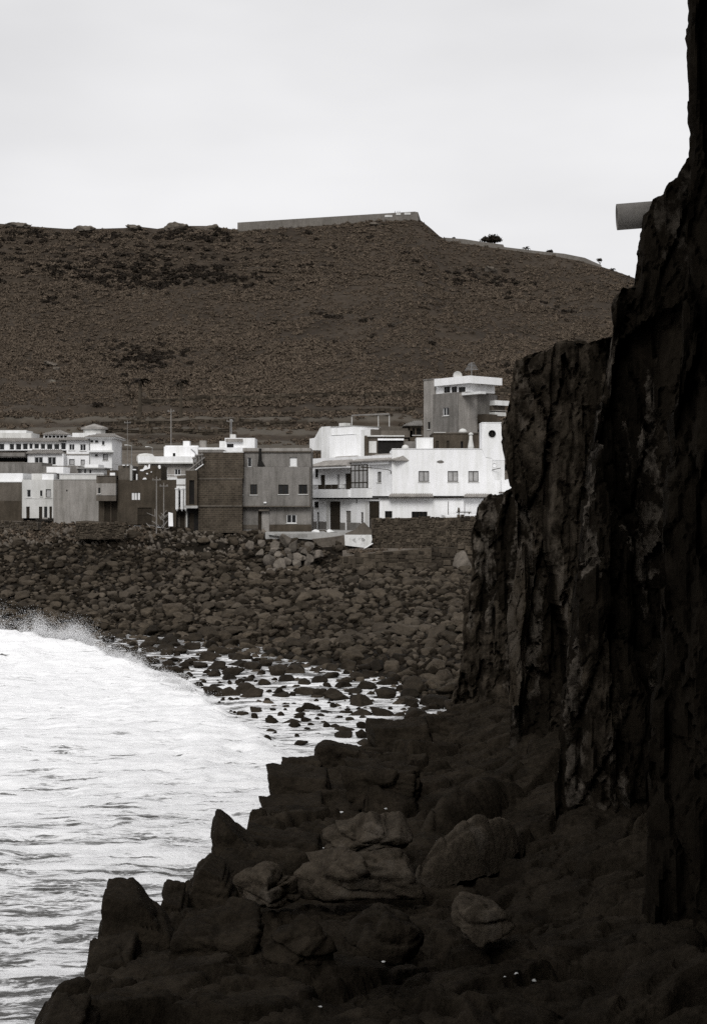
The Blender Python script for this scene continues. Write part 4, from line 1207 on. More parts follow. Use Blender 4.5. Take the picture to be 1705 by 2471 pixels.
# ---- shore row, from the bay side
# dark house at the edge of the picture, white terrace wall on top
f = Facade(-150, 163, 355, 163, Z5)
h = House('low_house', 'dark bare-walled house beside the pale house, a white terrace wall on its roof', f, (160, 830))
h.wall(-700, 225, 356, 860, 'darkgrey', 7)
h.wall(-700, 78, 350, 222, 'white', 6.4, n=-0.6, name='terrace_wall')
h.part('parapet', -700, 216, 356, 225, 'pale', 0.06, -0.5)
h.part('wall_base', -700, 522, 392, 870, 'dark', 0.35, 0.0)
# pale house with small windows
f = Facade(355, 162, 862, 162, Z5)
h = House('pale_house', 'pale two-storey house with small dark windows, beside the big plain grey wall', f, (600, 790))
h.wall(357, 182, 861, 800, 'pale', 8, [(435, 345, 498, 465, 'w'), (648, 355, 684, 447, 'k'), (738, 335, 820, 468, 'c'), (425, 615, 480, 800, 'd'), (628, 615, 682, 800, 'd'), (712, 615, 762, 800, 'k'), (797, 612, 838, 800, 'd')])
h.wall(460, 80, 655, 180, 'pale', 5, n=-1.6, name='roof_room')
h.wall(665, 78, 850, 181, 'white', 4, n=-0.5, name='terrace_wall')
h.wall(690, -30, 960, 76, 'white', 4, n=-2.0, name='stair_head')
h.part('parapet', 662, 68, 855, 77, 'grey', -0.4, -4.4)
h.part('band', 392, 478, 861, 488, 'pale', 0.04, 0)
h.part('step', 700, 790, 790, 815, 'grey', 0.6, 0.0)
# white crenellated terrace parapet behind it
f = Facade(500, 167, 900, 167, Z1)
h = House('white_parapet_wall', 'small white crenellated terrace wall above the pale house roof', f, (520, 600), 'wall', None)
h.wall(503, 545, 556, 640, 'white', 0.4)
for x in (505, 524, 543):
    h.part('merlon', x, 520, x + 11, 545, 'white', 0.0, -0.4)
# big plain grey wall
f = Facade(450, 161, 870, 161, Z1)
h = House('grey_building', 'plain windowless grey building with one small dark hole, between pale and dark houses', f, (650, 965), 'building')
h.wall(451, 616, 868, 985, 'grey', 9, [(556, 700, 567, 714, 'o')])
h.wall(492, 570, 866, 613, 'pale', 6, n=-0.5, name='parapet')
h.part('coping', 492, 564, 866, 570, 'white2', -0.4, -6.6)
h.part('coping', 451, 612, 869, 617, 'concrete', 0.05, -0.45)
# white hut and grey wall behind
f = Facade(-40, 172, 900, 172, Z1)
h = House('roof_hut', 'low white hut with flat roof slab and three small windows above the plain grey building', f, (770, 575))
h.wall(656, 520, 865, 640, 'white2', 5, [(664, 530, 684, 562, 'c'), (708, 530, 722, 560, 'k'), (750, 533, 766, 562, 'k')])
h.wall(705, 488, 820, 518, 'white', 4, n=-0.4, name='roof_room')
h.part('roof', 650, 515, 890, 523, 'concrete', 0.7, -5)
h = House('grey_back_house', 'mid grey house wall seen above the white terrace walls of the shore row', f, (300, 560))
h.wall(-200, 476, 352, 640, 'midgrey', 6)
h.wall(356, 500, 660, 640, 'midgrey', 6, n=0.3, name='side_wall')
h.part('coping', -200, 472, 353, 477, 'grey', 0.05, -6)
# narrow house with pale balcony
f = Facade(100, 158.5, 400, 158.5, Z6)
h = House('balcony_house', 'narrow dark house with a pale grey balcony front and a darker band above', f, (290, 1100))
h.wall(112, 425, 396, 1110, 'dark', 8, [(200, 800, 285, 1110, 'd'), (305, 800, 385, 1110, 'd')])
h.wall(108, 532, 394, 708, 'grey', 1.2, [(138, 595, 170, 680, 'k')], n=1.3, name='balcony')
h.part('balcony_slab', 108, 708, 396, 790, 'darkgrey', 1.25, 0)
h.part('band', 108, 425, 392, 530, 'darkgrey', 1.2, 0)
h.part('roof', 112, 416, 396, 426, 'darkgrey', 1.3, -8)
h.wall(190, 330, 380, 415, 'dark', 3, n=-2, name='roof_room')
h.part('water_tank', 275, 372, 350, 415, 'white', -0.2, -1.2)
# big dark two-storey house
f = Facade(390, 158, 1060, 158, Z6)
h = House('dark_house', 'dark two-storey house with a triple white-shuttered window and crumbling white roof parapet', f, (640, 1130))
h.wall(397, 480, 1040, 1140, 'dark', 9, [(602, 668, 728, 775, 'o'), (690, 890, 900, 1140, 'd')])
for x in (604, 645, 692):
    h.part('shutter', x, 672, x + 32, 774, 'white2', -0.06, -0.16)
h.wall(397, 265, 582, 478, 'darkgrey', 6, n=-0.3, name='roof_room')
h.wall(690, 268, 1030, 478, 'dark', 5, n=-0.5, name='roof_wall')
h.part('chimney', 580, 262, 612, 488, 'concrete', 0.12, -0.6)
h.part('lintel', 600, 318, 664, 334, 'white', 0.0, -0.5)
h.part('post', 668, 392, 686, 480, 'white2', 0.03, -0.3)
for i, pts in enumerate(([(718, 345), (720, 325), (762, 318), (790, 262), (815, 268), (832, 300), (846, 250), (866, 246), (866, 305), (830, 320), (790, 330), (760, 348)], [(988, 262), (1018, 256), (1026, 300), (1005, 318), (985, 290)], [(755, 472), (768, 450), (800, 442), (818, 470)], [(805, 378), (830, 374), (838, 392), (815, 396)], [(868, 360), (895, 352), (890, 370)])):
    g = MB()
    fr_ = [h.pt(x, y, -0.40) for x, y in pts]; bk = [h.pt(x, y, -0.52) for x, y in pts]
    k = len(pts)
    g.add([q[:] for q in fr_ + bk], [tuple(range(k)), tuple(range(2 * k - 1, k - 1, -1))] + [(i2, k + i2, k + (i2 + 1) % k, (i2 + 1) % k) for i2 in range(k)])
    g.build('plaster_remnant', M['white'], h.o)
h.part('sheet', 465, 255, 500, 268, 'white', 0.05, -0.3); h.part('sheet', 530, 255, 552, 268, 'white', 0.05, -0.3)
h.rail('roof_rail', 300, 240, 580, 262, 'metal', -0.5, 0.5)
# pillar-fronted ruin house
f = Facade(1030, 157.5, 1420, 157.5, Z6)
h = House('narrow_dark_house', 'narrow dark house front between the dark two-storey house and the white pillared front', f, (1150, 1170))
h.wall(1043, 480, 1262, 1185, 'dark', 8, [(1085, 960, 1210, 1185, 'd')])
h = House('pillared_house', 'narrow pale house front with tall arched pillars beside the bare brick house', f, (1340, 1220))
h.wall(1264, 462, 1412, 915, 'white2', 6, [(1296, 640, 1312, 880, 'o'), (1312, 625, 1338, 890, 'o'), (1372, 625, 1394, 890, 'o')])
for x in (1266, 1340, 1396):
    g = MB(); a_, b_ = h.pt(x + 10, 912, 0.12), h.pt(x + 10, 620, 0.12)
    g.bar(a_ - Vector((0, 0, .25)), a_, 0.04, 0.2, 10); g.bar(a_, b_, 0.2, 0.2, 10); g.bar(b_, b_ + Vector((0, 0, .18)), 0.26, 0.26, 10)
    g.build('pillar', M['white2'], h.o)
h.part('balcony_slab', 1250, 880, 1420, 915, 'darkgrey', 0.1, -0.6)
h.wall(1264, 916, 1540, 1240, 'darkgrey', 5, [(1300, 960, 1370, 1240, 'd'), (1425, 960, 1500, 1240, 'd')], n=-1.0, name='ground_floor_wall')
for x in (1395, 1455, 1510):
    h.part('post', x, 930, x + 26, 1220, 'pale', -0.6, -0.95)
h.part('band', 1264, 545, 1412, 560, 'grey', 0.08, 0)
g = MB()
for k in range(5):
    q = h.pt(1285 + k * 22, 455, -0.4); g.lathe(q, [(0.02, -.1), (0.14, 0.0), (0.17, .15), (0.1, .32), (0.02, .36)], 8)
g.build('roof_urn', M['darkgrey'], h.o)
# white house with water tank behind
f = Facade(0, 178, 800, 178, Z2)
h = House('white_flat_house', 'white flat-roofed house with a rounded roof block, behind the dark two-storey house', f, (180, 670))
h.wall(-60, 528, 335, 800, 'grey', 8, [(48, 576, 92, 645, 'w'), (158, 576, 214, 632, 'w')])
h.wall(-170, 462, 345, 516, 'white', 9, n=0.6, name='parapet')
h.part('cornice', -170, 516, 340, 528, 'pale', 0.75, -0.2)
h.part('balustrade_base', 30, 656, 270, 676, 'white2', 1.2, 0)
h.rail('balustrade', 30, 628, 270, 656, 'frame', 1.15, 0.6)
h.wall(50, 368, 362, 460, 'white', 5, [(132, 428, 156, 462, 'o')], n=-1, name='roof_room')
h.part('roof', 60, 358, 362, 368, 'white', -1.2, -6)
h.part('chimney', 218, 314, 276, 360, 'white', -2, -3.4)
h.part('chimney', 368, 308, 424, 372, 'grey', -2.4, -3.6)
h.wall(364, 376, 800, 470, 'white', 5, n=-1.2, name='side_terrace_wall')
g = MB(); q0 = h.pt(300, 390, -0.9); g.bar(q0, h.pt(335, 420, -0.9), .05); g.bar(h.pt(335, 420, -0.9), h.pt(350, 460, -0.9), .05); g.build('pipe', M['metal'], h.o)
g = MB(); g.lathe(h.pt(-110, 480, -0.3), [(0.9, -.9), (1.25, -.3), (1.2, .3), (0.9, .6), (0.2, .7)], 24, 1.0, .7); g.build('awning', M['pale'], h.o, True)
# second white block
f = Facade(540, 181, 900, 181, Z2)
h = House('white_block_house', 'white block with one dark-framed window and a mast, above the brick house roof', f, (730, 420))
h.wall(618, 292, 892, 470, 'white', 5, [(636, 346, 698, 398, 'k')])
h.wall(562, 318, 616, 470, 'white2', 5, n=-1, name='side_wall')
h.part('awning', 628, 300, 782, 328, 'grey', 0.5, -0.2)
h.part('chimney', 656, 254, 704, 291, 'pale', -1.5, -3)
h.pole('mast', 665, 118, 256, .07, n=-2.0)
h.part('mast_head', 654, 112, 672, 124, 'metal', -1.95, -2.15)
# bare brick house
m = mat('brick_wall', W_(0.058), 0.95, 0.5, 0.45, 0.2, 5, stain=0.25, grain=0.2)
n_, l_ = m.node_tree.nodes, m.node_tree.links
b_ = n_['Principled BSDF']; src_ = b_.inputs['Base Color'].links[0].from_socket
tx = n_.new('ShaderNodeTexCoord'); sp = n_.new('ShaderNodeSeparateXYZ'); cb = n_.new('ShaderNodeCombineXYZ')
l_.new(tx.outputs['Object'], sp.inputs[0]); l_.new(sp.outputs[0], cb.inputs[0]); l_.new(sp.outputs[2], cb.inputs[1])
bt = n_.new('ShaderNodeTexBrick'); bt.inputs['Scale'].default_value = 1.0; bt.inputs['Brick Width'].default_value = 0.5; bt.inputs['Row Height'].default_value = 0.25; bt.inputs['Mortar Size'].default_value = 0.025
bt.inputs['Color1'].default_value = (1, 1, 1, 1); bt.inputs['Color2'].default_value = (0.6, 0.6, 0.6, 1); bt.inputs['Mortar'].default_value = (1.5, 1.45, 1.4, 1)
l_.new(cb.outputs[0], bt.inputs['Vector'])
mm = n_.new('ShaderNodeMixRGB'); mm.blend_type = 'MULTIPLY'; mm.inputs[0].default_value = 0.8
l_.new(src_, mm.inputs[1]); l_.new(bt.outputs['Color'], mm.inputs[2]); l_.new(mm.outputs[0], b_.inputs['Base Color'])
M['brick'] = m
f = Facade(265, 156.5, 785, 156.5, Z2)
h = House('brick_house', 'dark bare-brick house without front windows, between the pillared front and the grey house', f, (520, 1140))
h.wall(374, 425, 788, 668, 'brick', 9, name='upper_wall')
h.wall(374, 668, 776, 915, 'brick', 9, name='wall', n=0.03)
h.wall(374, 915, 774, 1160, 'brick', 9, name='ground_floor_wall', n=-0.05)
h.wall(266, 592, 372, 912, 'dark', 8, [(300, 680, 345, 900, 'o')], n=0.8, name='bay_wall')
h.part('balcony_slab', 258, 912, 376, 936, 'concrete', 0.95, -6)
h.wall(270, 938, 372, 1150, 'black', 5, [(285, 980, 330, 1150, 'd')], n=-0.5, name='entrance_wall')
h.part('floor_band', 374, 660, 776, 672, 'darkgrey', 0.09, 0.03)
h.part('floor_band', 374, 908, 774, 922, 'darkgrey', 0.09, -0.05)
h.part('parapet', 372, 398, 600, 424, 'midgrey', -0.1, -7)
h.part('parapet', 600, 414, 785, 425, 'white2', -0.2, -7)
g = MB()
for x, y0_, y1_ in ((338, 490, 592), (362, 468, 560), (388, 460, 545), (412, 458, 530)):
    a_, b_ = h.pt(x, y1_, 0.5), h.pt(x, y0_, 0.5); g.bar(a_, b_, .12, .10, 8); g.lathe(b_, [(0.05, 0), (.2, .05), (.2, .2), (.04, .3)], 8)
g.bar(h.pt(300, 585, 0.6), h.pt(440, 470, 0.6), .1)
g.build('stair_balustrade', M['midgrey'], h.o)
g = MB(); g.bar(h.pt(356, 588, 0.9), h.pt(430, 535, 0.9), .07); g.build('handrail', M['white2'], h.o)
# grey house
f = Facade(715, 158, 1410, 158, Z2)
h = House('grey_house', 'grey three-storey house with overhanging middle floor, four dark windows and a white blind', f, (1000, 1150))
h.wall(790, 424, 1405, 556, 'midgrey', 8, [(828, 472, 862, 556, 'w'), (1212, 470, 1278, 552, 's')], name='top_floor_wall', n=-0.02)
h.wall(720, 558, 1405, 920, 'midgrey', 8, [(750, 722, 786, 812, 'k'), (853, 718, 916, 812, 'k'), (1110, 720, 1202, 808, 'k'), (1295, 720, 1374, 806, 'k', {'cols': 2})], n=0.45, name='wall')
h.wall(776, 922, 1410, 1165, 'midgrey', 8, [(920, 955, 952, 1165, 'd'), (1183, 995, 1272, 1073, 'w')], n=-0.3, name='ground_floor_wall')
h.part('door_panel', 954, 962, 1020, 1160, 'grey', -0.24, -0.3)
h.part('canopy', 930, 948, 1024, 962, 'darkgrey', 0.25, -0.3)
h.part('wall_base', 1026, 1086, 1412, 1150, 'dark', -0.22, -0.3)
h.part('wall_base', 776, 1088, 918, 1126, 'darkgrey', -0.23, -0.3)
h.part('cornice', 776, 412, 1408, 424, 'darkgrey', 0.18, -7.5)
h.part('parapet', 782, 384, 1406, 411, 'grey', 0.1, -7.5)
h.part('floor_band', 720, 914, 1405, 924, 'darkgrey', 0.5, -0.3)
g = MB()                        # chimney hood on the top floor front
q = [h.pt(x, y, n_2) for x, y in ((918, 548), (986, 548)) for n_2 in (0.35, -0.02)]
g.hexa([h.pt(918, 548, .4)[:], h.pt(986, 548, .4)[:], h.pt(986, 548, 0)[:], h.pt(918, 548, 0)[:], h.pt(926, 500, .22)[:], h.pt(958, 500, .22)[:], h.pt(958, 500, 0)[:], h.pt(926, 500, 0)[:]])
g.hexa([h.pt(926, 499, .2)[:], h.pt(956, 499, .2)[:], h.pt(956, 499, 0)[:], h.pt(926, 499, 0)[:], h.pt(930, 388, .2)[:], h.pt(953, 388, .2)[:], h.pt(953, 388, 0.105)[:], h.pt(930, 388, 0.105)[:]])
g.build('chimney_flue', M['black'], h.o)
h.part('wall_lamp', 978, 878, 1002, 890, 'white', 0.65, 0.45)
h.pole('drainpipe', 1398, 560, 915, .05, 'darkgrey', n=0.52)

# ---- white house with the balcony: its front runs away from the shore
f = Facade(270, 173, 1305, 157, Z3)
h = House('white_balcony_house', 'white two-storey house with tiled balcony roof, glazed bay and two tall dark gateways', f, (560, 1600))
h.wall(272, 650, 1305, 1178, 'white', 9, [(322, 810, 358, 915, 'k'), (388, 882, 446, 1068, 'd'), (598, 878, 636, 1068, 'd', {'mat': 'glasspale'}), (702, 864, 776, 1068, 'd'), (1116, 842, 1168, 976, 'c')], name='wall')
h.wall(272, 1190, 1305, 1640, 'white', 9, [(308, 1226, 362, 1306, 'k'), (342, 1360, 368, 1640, 'D'), (500, 1222, 640, 1640, 'G'), (708, 1344, 776, 1640, 'd', {'mat': 'midgrey'}), (902, 1362, 934, 1640, 'd'), (1000, 1218, 1144, 1640, 'G'), (1214, 1350, 1306, 1415, 'k')], n=-0.02, name='ground_floor_wall')
h.part('reveal', 466, 1222, 500, 1625, 'pale', 0.03, -0.02); h.part('reveal', 964, 1218, 1000, 1625, 'pale', 0.03, -0.02)
for a_, b_ in ((272, 340), (370, 465), (641, 706), (777, 900), (936, 962)):
    h.part('wall_base', a_, 1482 if a_ < 500 else 1496, b_, 1632, 'midgrey', 0.03, -0.02)
h.part('floor_band', 272, 1176, 1305, 1192, 'black', 0.14, 0.0)
h.part('balcony_front', 345, 1072, 828, 1176, 'white', 1.0, 0.15)
h.part('balcony_floor', 345, 1168, 828, 1176, 'white', 0.9, 0.0)
h.rail('balcony_rail', 345, 1008, 828, 1072, 'darkframe', 0.95, 0.14)
for x in (470, 560, 640):
    g = MB(); s0, s1, z0, z1 = f.rect(x - 34, 1012, x + 20, 1066); f.box(g, s0, s1, z0, z1, 0.88, 0.6); g.build('planter', M['dark'], h.o)
for k in range(3):
    h.part('cushion', 724 + k * 20, 1008, 738 + k * 20, 1050, 'white2', 1.12, 0.98)
h.hip('tile_roof', 326, 648, 832, 782, 'tile', 1.3, -1.6, 512, 780, ridge_in=0.8)
h.part('eave', 328, 778, 832, 800, 'white', 1.25, -1.5)
h.hip('tile_roof', 820, 612, 1420, 716, 'tile', 0.75, -2.2, 965, 1385, ridge_in=0.85)
h.part('eave', 826, 716, 1304, 752, 'white', 0.5, -0.0)
# glazed bay: a frame of dark bars with twelve separate panes
s0, s1, z0, z1 = f.rect(832, 756, 1040, 1052)
g = MB()
sb = [s0 + (s1 - s0) * k / 4 for k in range(5)]; zb = [z0, z0 + (z1 - z0) * .24, z0 + (z1 - z0) * .76, z1]
for k, s_ in enumerate(sb):
    wd = .07 if k in (0, 2, 4) else .04
    f.box(g, s_ - wd, s_ + wd, z0, z1, 0.62, 0.5)
for z_ in zb:
    for k in range(4):
        f.box(g, sb[k] + .07, sb[k + 1] - .07, z_ - .05, z_ + .05, 0.61, 0.51)
bay = g.build('bay_window', M['darkframe'], h.o)
for k in range(4):
    for j in range(3):
        g = MB(); f.box(g, sb[k] + .072, sb[k + 1] - .072, zb[j] + .052, zb[j + 1] - .052, 0.57, 0.54); g.build('pane', M['glasspale'], bay)
h.part('bay_base', 828, 1054, 1042, 1176, 'white', 0.66, 0.0)
h.part('bay_side', 1036, 756, 1044, 1052, 'white', 0.49, 0.0)
f2 = Facade(270, 175, 960, 168, Z3)
h.wall(374, 366, 830, 700, 'white', 6, f=f2, n=-1.8, name='upper_wall')
h.wall(322, 256, 640, 362, 'white', 5, f=f2, n=-2.2, name='stair_head')
h.wall(274, 256, 372, 700, 'white2', 7, f=f2, n=-1.75, name='side_wall')
h.part('roof', 318, 248, 644, 257, 'concrete', -2.1, -7.5, f2)
h.part('chimney', 402, 204, 482, 247, 'pale', -3.2, -4.2, f2)
g = MB()
pts = [(66, 560), (66, 410), (130, 400), (200, 270), (300, 256), (300, 560)]
fr_ = [h.pt(x, y, -2.6, f2) for x, y in pts]; bk = [q + Vector((1.5, 5, 0)) for q in fr_]; k = len(pts)
g.add([q[:] for q in fr_ + bk], [tuple(range(k - 1, -1, -1)), tuple(range(k, 2 * k))] + [(i, (i + 1) % k, k + (i + 1) % k, k + i) for i in range(k)])
o = g.build('stair_flank', M['white2'], h.o, False, True)
h.wall(820, 300, 948, 720, 'white2', 1.6, [(876, 604, 912, 666, 'o')], f=f2, n=-1.2, name='chimney_tower')
h.part('tower_side', 949, 292, 968, 720, 'darkgrey', -1.15, -2.8, f2)
h.pole('drainpipe', 856, 1192, 1245, .05, 'darkframe', n=.06)
# street lamp on its corner
L_ = empty('street_lamp', h.pt(1300, 870, .1), 'thin dark wall lamp arm curving from the white house corner over the tile-roofed front', 'street lamp')
g = MB(); g.bar(h.pt(1300, 870, .08), h.pt(1300, 828, .15), .045); g.bar(h.pt(1300, 828, .15), h.pt(1286, 815, .5), .04); g.bar(h.pt(1286, 815, .5), h.pt(1180, 795, 1.6), .035, .03); g.build('arm', M['darkframe'], L_)
g = MB(); a_, b_ = h.pt(1180, 795, 1.6), h.pt(1105, 783, 2.2); g.bar(a_, b_, .05, .09, 8); g.build('lamp_head', M['darkframe'], L_)

# ---- long white house
f = Facade(190, 156, 1420, 156, Z4)
h = House('long_white_house', 'long white house front with three shuttered windows and a round-windowed corner tower', f, (700, 1620))
h.wall(200, 902, 1404, 1404, 'white', 10, [(484, 1138, 596, 1252, 'c'), (796, 1138, 906, 1252, 'c'), (1016, 1138, 1124, 1252, 'c')], name='wall')
h.wall(70, 1430, 1300, 1660, 'white', 9, [(126, 1566, 204, 1640, 'k'), (412, 1572, 580, 1640, 'k', {'cols': 4})], n=-0.35, name='ground_floor_wall')
h.part('parapet_cap', 200, 896, 1160, 904, 'white2', 0.06, -0.4)
h.part('floor_band', -10, 1405, 1240, 1422, 'black', 0.1, -0.3)
for a_, b_, y0_ in ((165, 640, 1382), (965, 1235, 1384)):
    h.hip('tile_canopy', a_, y0_, b_, 1418, 'tile', 0.75, 0.02, a_ + 22, b_ - 14, ridge_in=0.95)
s0, s1, z0, z1 = f.rect(674, 1024, 756, 1054)
g = MB(); kk = 11
ring = [(0.5 + 0.5 * math.cos(2 * math.pi * i / kk) * (0.8 + 0.4 * random.random()), 0.5 + 0.5 * math.sin(2 * math.pi * i / kk) * (0.8 + 0.4 * random.random())) for i in range(kk)]
g.add([f.p(s0 + (s1 - s0) * a_, z0 + (z1 - z0) * b_, n2) for n2 in (.012, .001) for a_, b_ in ring], [tuple(range(kk)), tuple(range(2 * kk - 1, kk - 1, -1))] + [(i, kk + i, kk + (i + 1) % kk, (i + 1) % kk) for i in range(kk)])
g.build('bare_patch', M['midgrey'], h.o)
# corner tower with a round window; its right side flares out like a stair flank
def round_wall(pts, cx, cy, rad, n0, n1, name, m):
    """a wall slab of any outline with a round hole: outline points run clockwise from the left"""
    c = h.pt(cx, cy, n0); rm = (h.pt(cx + rad, cy, n0) - c).length
    k = 32
    def outl(a):
        d = Vector((math.cos(a), 0, math.sin(a)))
        P = [h.pt(x, y, n0) for x, y in pts]
        best = 1e9
        for i in range(len(P)):
            A, B = P[i] - c, P[(i + 1) % len(P)] - c
            ex, ez = B.x - A.x, B.z - A.z
            den = d.x * ez - d.z * ex
            if abs(den) < 1e-9: continue
            t_ = (A.x * ez - A.z * ex) / den; s_ = (A.x * d.z - A.z * d.x) / den
            if t_ > 0 and -1e-6 <= s_ <= 1 + 1e-6: best = min(best, t_)
        return c + d * best
    angs = sorted(set([2 * math.pi * i / k for i in range(k)] + [math.atan2((h.pt(x, y, n0) - c).z, (h.pt(x, y, n0) - c).x) % (2 * math.pi) for x, y in pts]))
    dep = Vector((0, n0 - n1, 0))
    inn = [c + Vector((math.cos(a), 0, math.sin(a))) * rm for a in angs]; out = [outl(a) for a in angs]
    k = len(angs)
    g = MB()
    g.add([q[:] for q in inn + out + [q + dep for q in inn] + [q + dep for q in out]],
          [f_ for i in range(k) for f_ in ((i, k + i, k + (i + 1) % k, (i + 1) % k), (i, (i + 1) % k, 2 * k + (i + 1) % k, 2 * k + i), (k + i, 3 * k + i, 3 * k + (i + 1) % k, k + (i + 1) % k))])
    o = g.build(name, M[m], h.o, False, True)
    g = MB(); ww = [c + Vector((math.cos(2 * math.pi * i / 24) * rm * 1.02, 0.26, math.sin(2 * math.pi * i / 24) * rm * 1.02)) for i in range(24)]
    w2 = [q + Vector((0, .03, 0)) for q in ww]
    g.add([q[:] for q in ww + w2], [tuple(range(24)), tuple(range(47, 23, -1))] + [(i, 24 + i, 24 + (i + 1) % 24, (i + 1) % 24) for i in range(24)])
    wi = g.build('round_window', M['glass'], h.o)
    g = MB()
    r2 = rm * 1.12
    rr2 = [[c + Vector((math.cos(2 * math.pi * i / 24) * r_, y_, math.sin(2 * math.pi * i / 24) * r_)) for i in range(24)] for r_, y_ in ((rm * 1.0, -.05), (r2, -.05), (r2, .0), (rm * 1.0, .0))]
    g.add([q[:] for rg in rr2 for q in rg], [(j * 24 + i, j * 24 + (i + 1) % 24, ((j + 1) % 4) * 24 + (i + 1) % 24, ((j + 1) % 4) * 24 + i) for j in range(4) for i in range(24)])
    g.build('frame', M['white2'], wi)
    g = MB(); g.hexa([(c + Vector(q))[:] for q in ((-.03, .2, -rm), (.03, .2, -rm), (.03, .23, -rm), (-.03, .23, -rm), (-.03, .2, rm), (.03, .2, rm), (.03, .23, rm), (-.03, .23, rm))])
    g.build('glazing_bar', M['darkframe'], wi)
round_wall([(1160, 900), (1160, 622), (1364, 622), (1372, 700), (1390, 830), (1420, 950), (1436, 1022), (1268, 1022), (1268, 1000), (1200, 990)], 1270, 740, 40, 0.05, -3.0, 'tower_wall', 'white')
round_wall([(1268, 1135), (1268, 1026), (1402, 1026), (1402, 1230), (1300, 1230)], 1292, 1076, 23, 0.04, -0.5, 'tower_lower_wall', 'white2')
h.part('tower_cap', 1158, 616, 1368, 624, 'white', 0.1, -3.0)
h.wall(1300, 1130, 1402, 1404, 'white', 8, n=0.02, name='tower_base')
h.part('balcony_front', 1360, 1235, 1470, 1362, 'white', 1.0, -0.5); h.part('balcony_slab', 1340, 1362, 1488, 1372, 'darkgrey', 1.1, -3)
h.part('balcony_side', 1425, 1225, 1478, 1362, 'white', 0.9, -2.5)
h.wall(1300, 1372, 1480, 1480, 'pale', 6, [(1236, 1380, 1310, 1460, 'o')], n=-0.4, name='porch_wall')
g = MB(); g.bar(h.pt(1268, 1126, 0.1), h.pt(1350, 1108, 0.9), .04); g.build('bracket', M['darkframe'], h.o)
for x in (792, 965):
    h.pole('post', x, 1462, 1615, .045, 'darkframe', n=1.5)
b = empty('bench', h.pt(955, 1592, 1.2), 'small dark bench on the white terrace edge between two thin posts', 'bench')
g = MB(); s0, s1, z0, z1 = f.rect(880, 1572, 1036, 1582); f.box(g, s0, s1, z0, z1, 1.4, 0.9); g.build('seat', M['darkframe'], b)
for x in (900, 1010):
    g = MB(); s0, s1, z0, z1 = f.rect(x, 1583, x + 10, 1606); f.box(g, s0, s1, z0, z1, 1.35, 0.95); g.build('leg', M['darkframe'], b)
g = MB(); q = h.pt(905, 1572, 1.15); g.lathe(q, [(.12, 0), (.16, .1), (.13, .35), (.06, .5)], 8)
tag(g.build('plant_pot', M['darkgrey'], None, True), 'grey plant pot standing on the terrace bench', 'plant pot')

# ---- behind the long white house
f = Facade(400, 166, 1170, 166, Z4)
h = House('dark_roof_house', 'dark low house with a flat roof behind the long white parapet', f, (900, 905))
h.wall(640, 735, 1162, 960, 'dark', 7, [(668, 815, 700, 905, 'd'), (782, 812, 812, 905, 'd'), (935, 820, 960, 905, 'k')])
h.part('roof', 636, 726, 1164, 736, 'darkgrey', 0.15, -7)
h.part('roof_edge', 650, 720, 775, 727, 'white', -0.3, -2)
h.wall(462, 790, 638, 960, 'white2', 4, n=0.4, name='terrace_wall')
h.part('terrace_cap', 460, 783, 640, 790, 'white', 0.45, -4)
g = MB(); q = h.pt(1036, 902, 0.9); s_ = (h.pt(1070, 902, .9) - q).length
g.lathe(q, [(s_, 0), (s_ * .95, .3), (s_ * .55, 1.2), (s_ * .5, 1.7)], 12); g.lathe(q + Vector((0, 0, 1.72)), [(s_ * .75, 0), (s_ * .75, .14), (s_ * .3, .3)], 12)
tag(g.build('chimney_pot', M['pale'], None, True), 'pale bell-shaped chimney with a cap standing on the long white parapet', 'chimney')
for x, y, r, z_, lab in ((967, 705, 48, 'pale', 'pale rounded roof dome beside the tall unfinished tower'),):
    g = MB(); q = h.pt(x, 724, -1.5); s_ = (h.pt(x + r, 724, -1.5) - q).length
    g.lathe(q, [(s_, 0), (s_ * .95, s_ * .4), (s_ * .7, s_ * .75), (s_ * .3, s_ * .95), (.02, s_)], 18)
    tag(g.build('roof_dome', M['pale'], None, True), lab, 'dome')
f = Facade(900, 168, 1560, 168, Z3)
h = House('dark_shed', 'flat-roofed shed with one wide black opening and a white lintel, above the tiled roof', f, (1200, 560))
h.wall(1000, 396, 1460, 640, 'darkgrey', 6, [(1122, 434, 1452, 640, 'o')])
h.part('lintel', 1122, 416, 1456, 440, 'white', 0.12, 0.0)
h.part('roof', 985, 376, 1462, 392, 'pale', 0.35, -6)
h.part('door_leaf', 1010, 450, 1105, 600, 'pale', 0.05, 0.0)
h.wall(952, 380, 998, 640, 'dark', 5, n=0.3, name='side_wall')
h.wall(950, 282, 1600, 372, 'darkgrey', 5, n=-6, name='back_wall')
h.wall(1460, 450, 1720, 640, 'midgrey', 5, n=-0.5, name='low_wall')
g = MB(); q = h.pt(1472, 560, 0.8); s_ = (h.pt(1520, 560, .8) - q).length
g.lathe(q, [(s_, 0), (s_, s_ * .5), (s_ * .75, s_ * 1.0), (s_ * .3, s_ * 1.25), (.02, s_ * 1.3)], 18)
tag(g.build('water_tank', M['pale'], None, True), 'pale round-topped water tank beside the black shed opening', 'water tank')
f = Facade(780, 190, 1290, 190, Z3)
o = empty('pergola', f.p(f.s(f.cv(1030, 0)[0]), 17.0, -1.5), 'light pergola with thin posts and a sloping grey roof above the shed', 'pergola')
g = MB()
q = [Vector(f.p(f.s(f.cv(x, 0)[0]), EYE + (HV - f.cv(0, y)[1]) / FPX * 190, n2)) for x, y, n2 in ((785, 128, 0), (1275, 112, 0), (1268, 78, -4), (800, 100, -4))]
g.hexa([(p_)[:] for p_ in q] + [(p_ + Vector((0, 0, .14)))[:] for p_ in q]); g.build('roof', M['midgrey'], o)
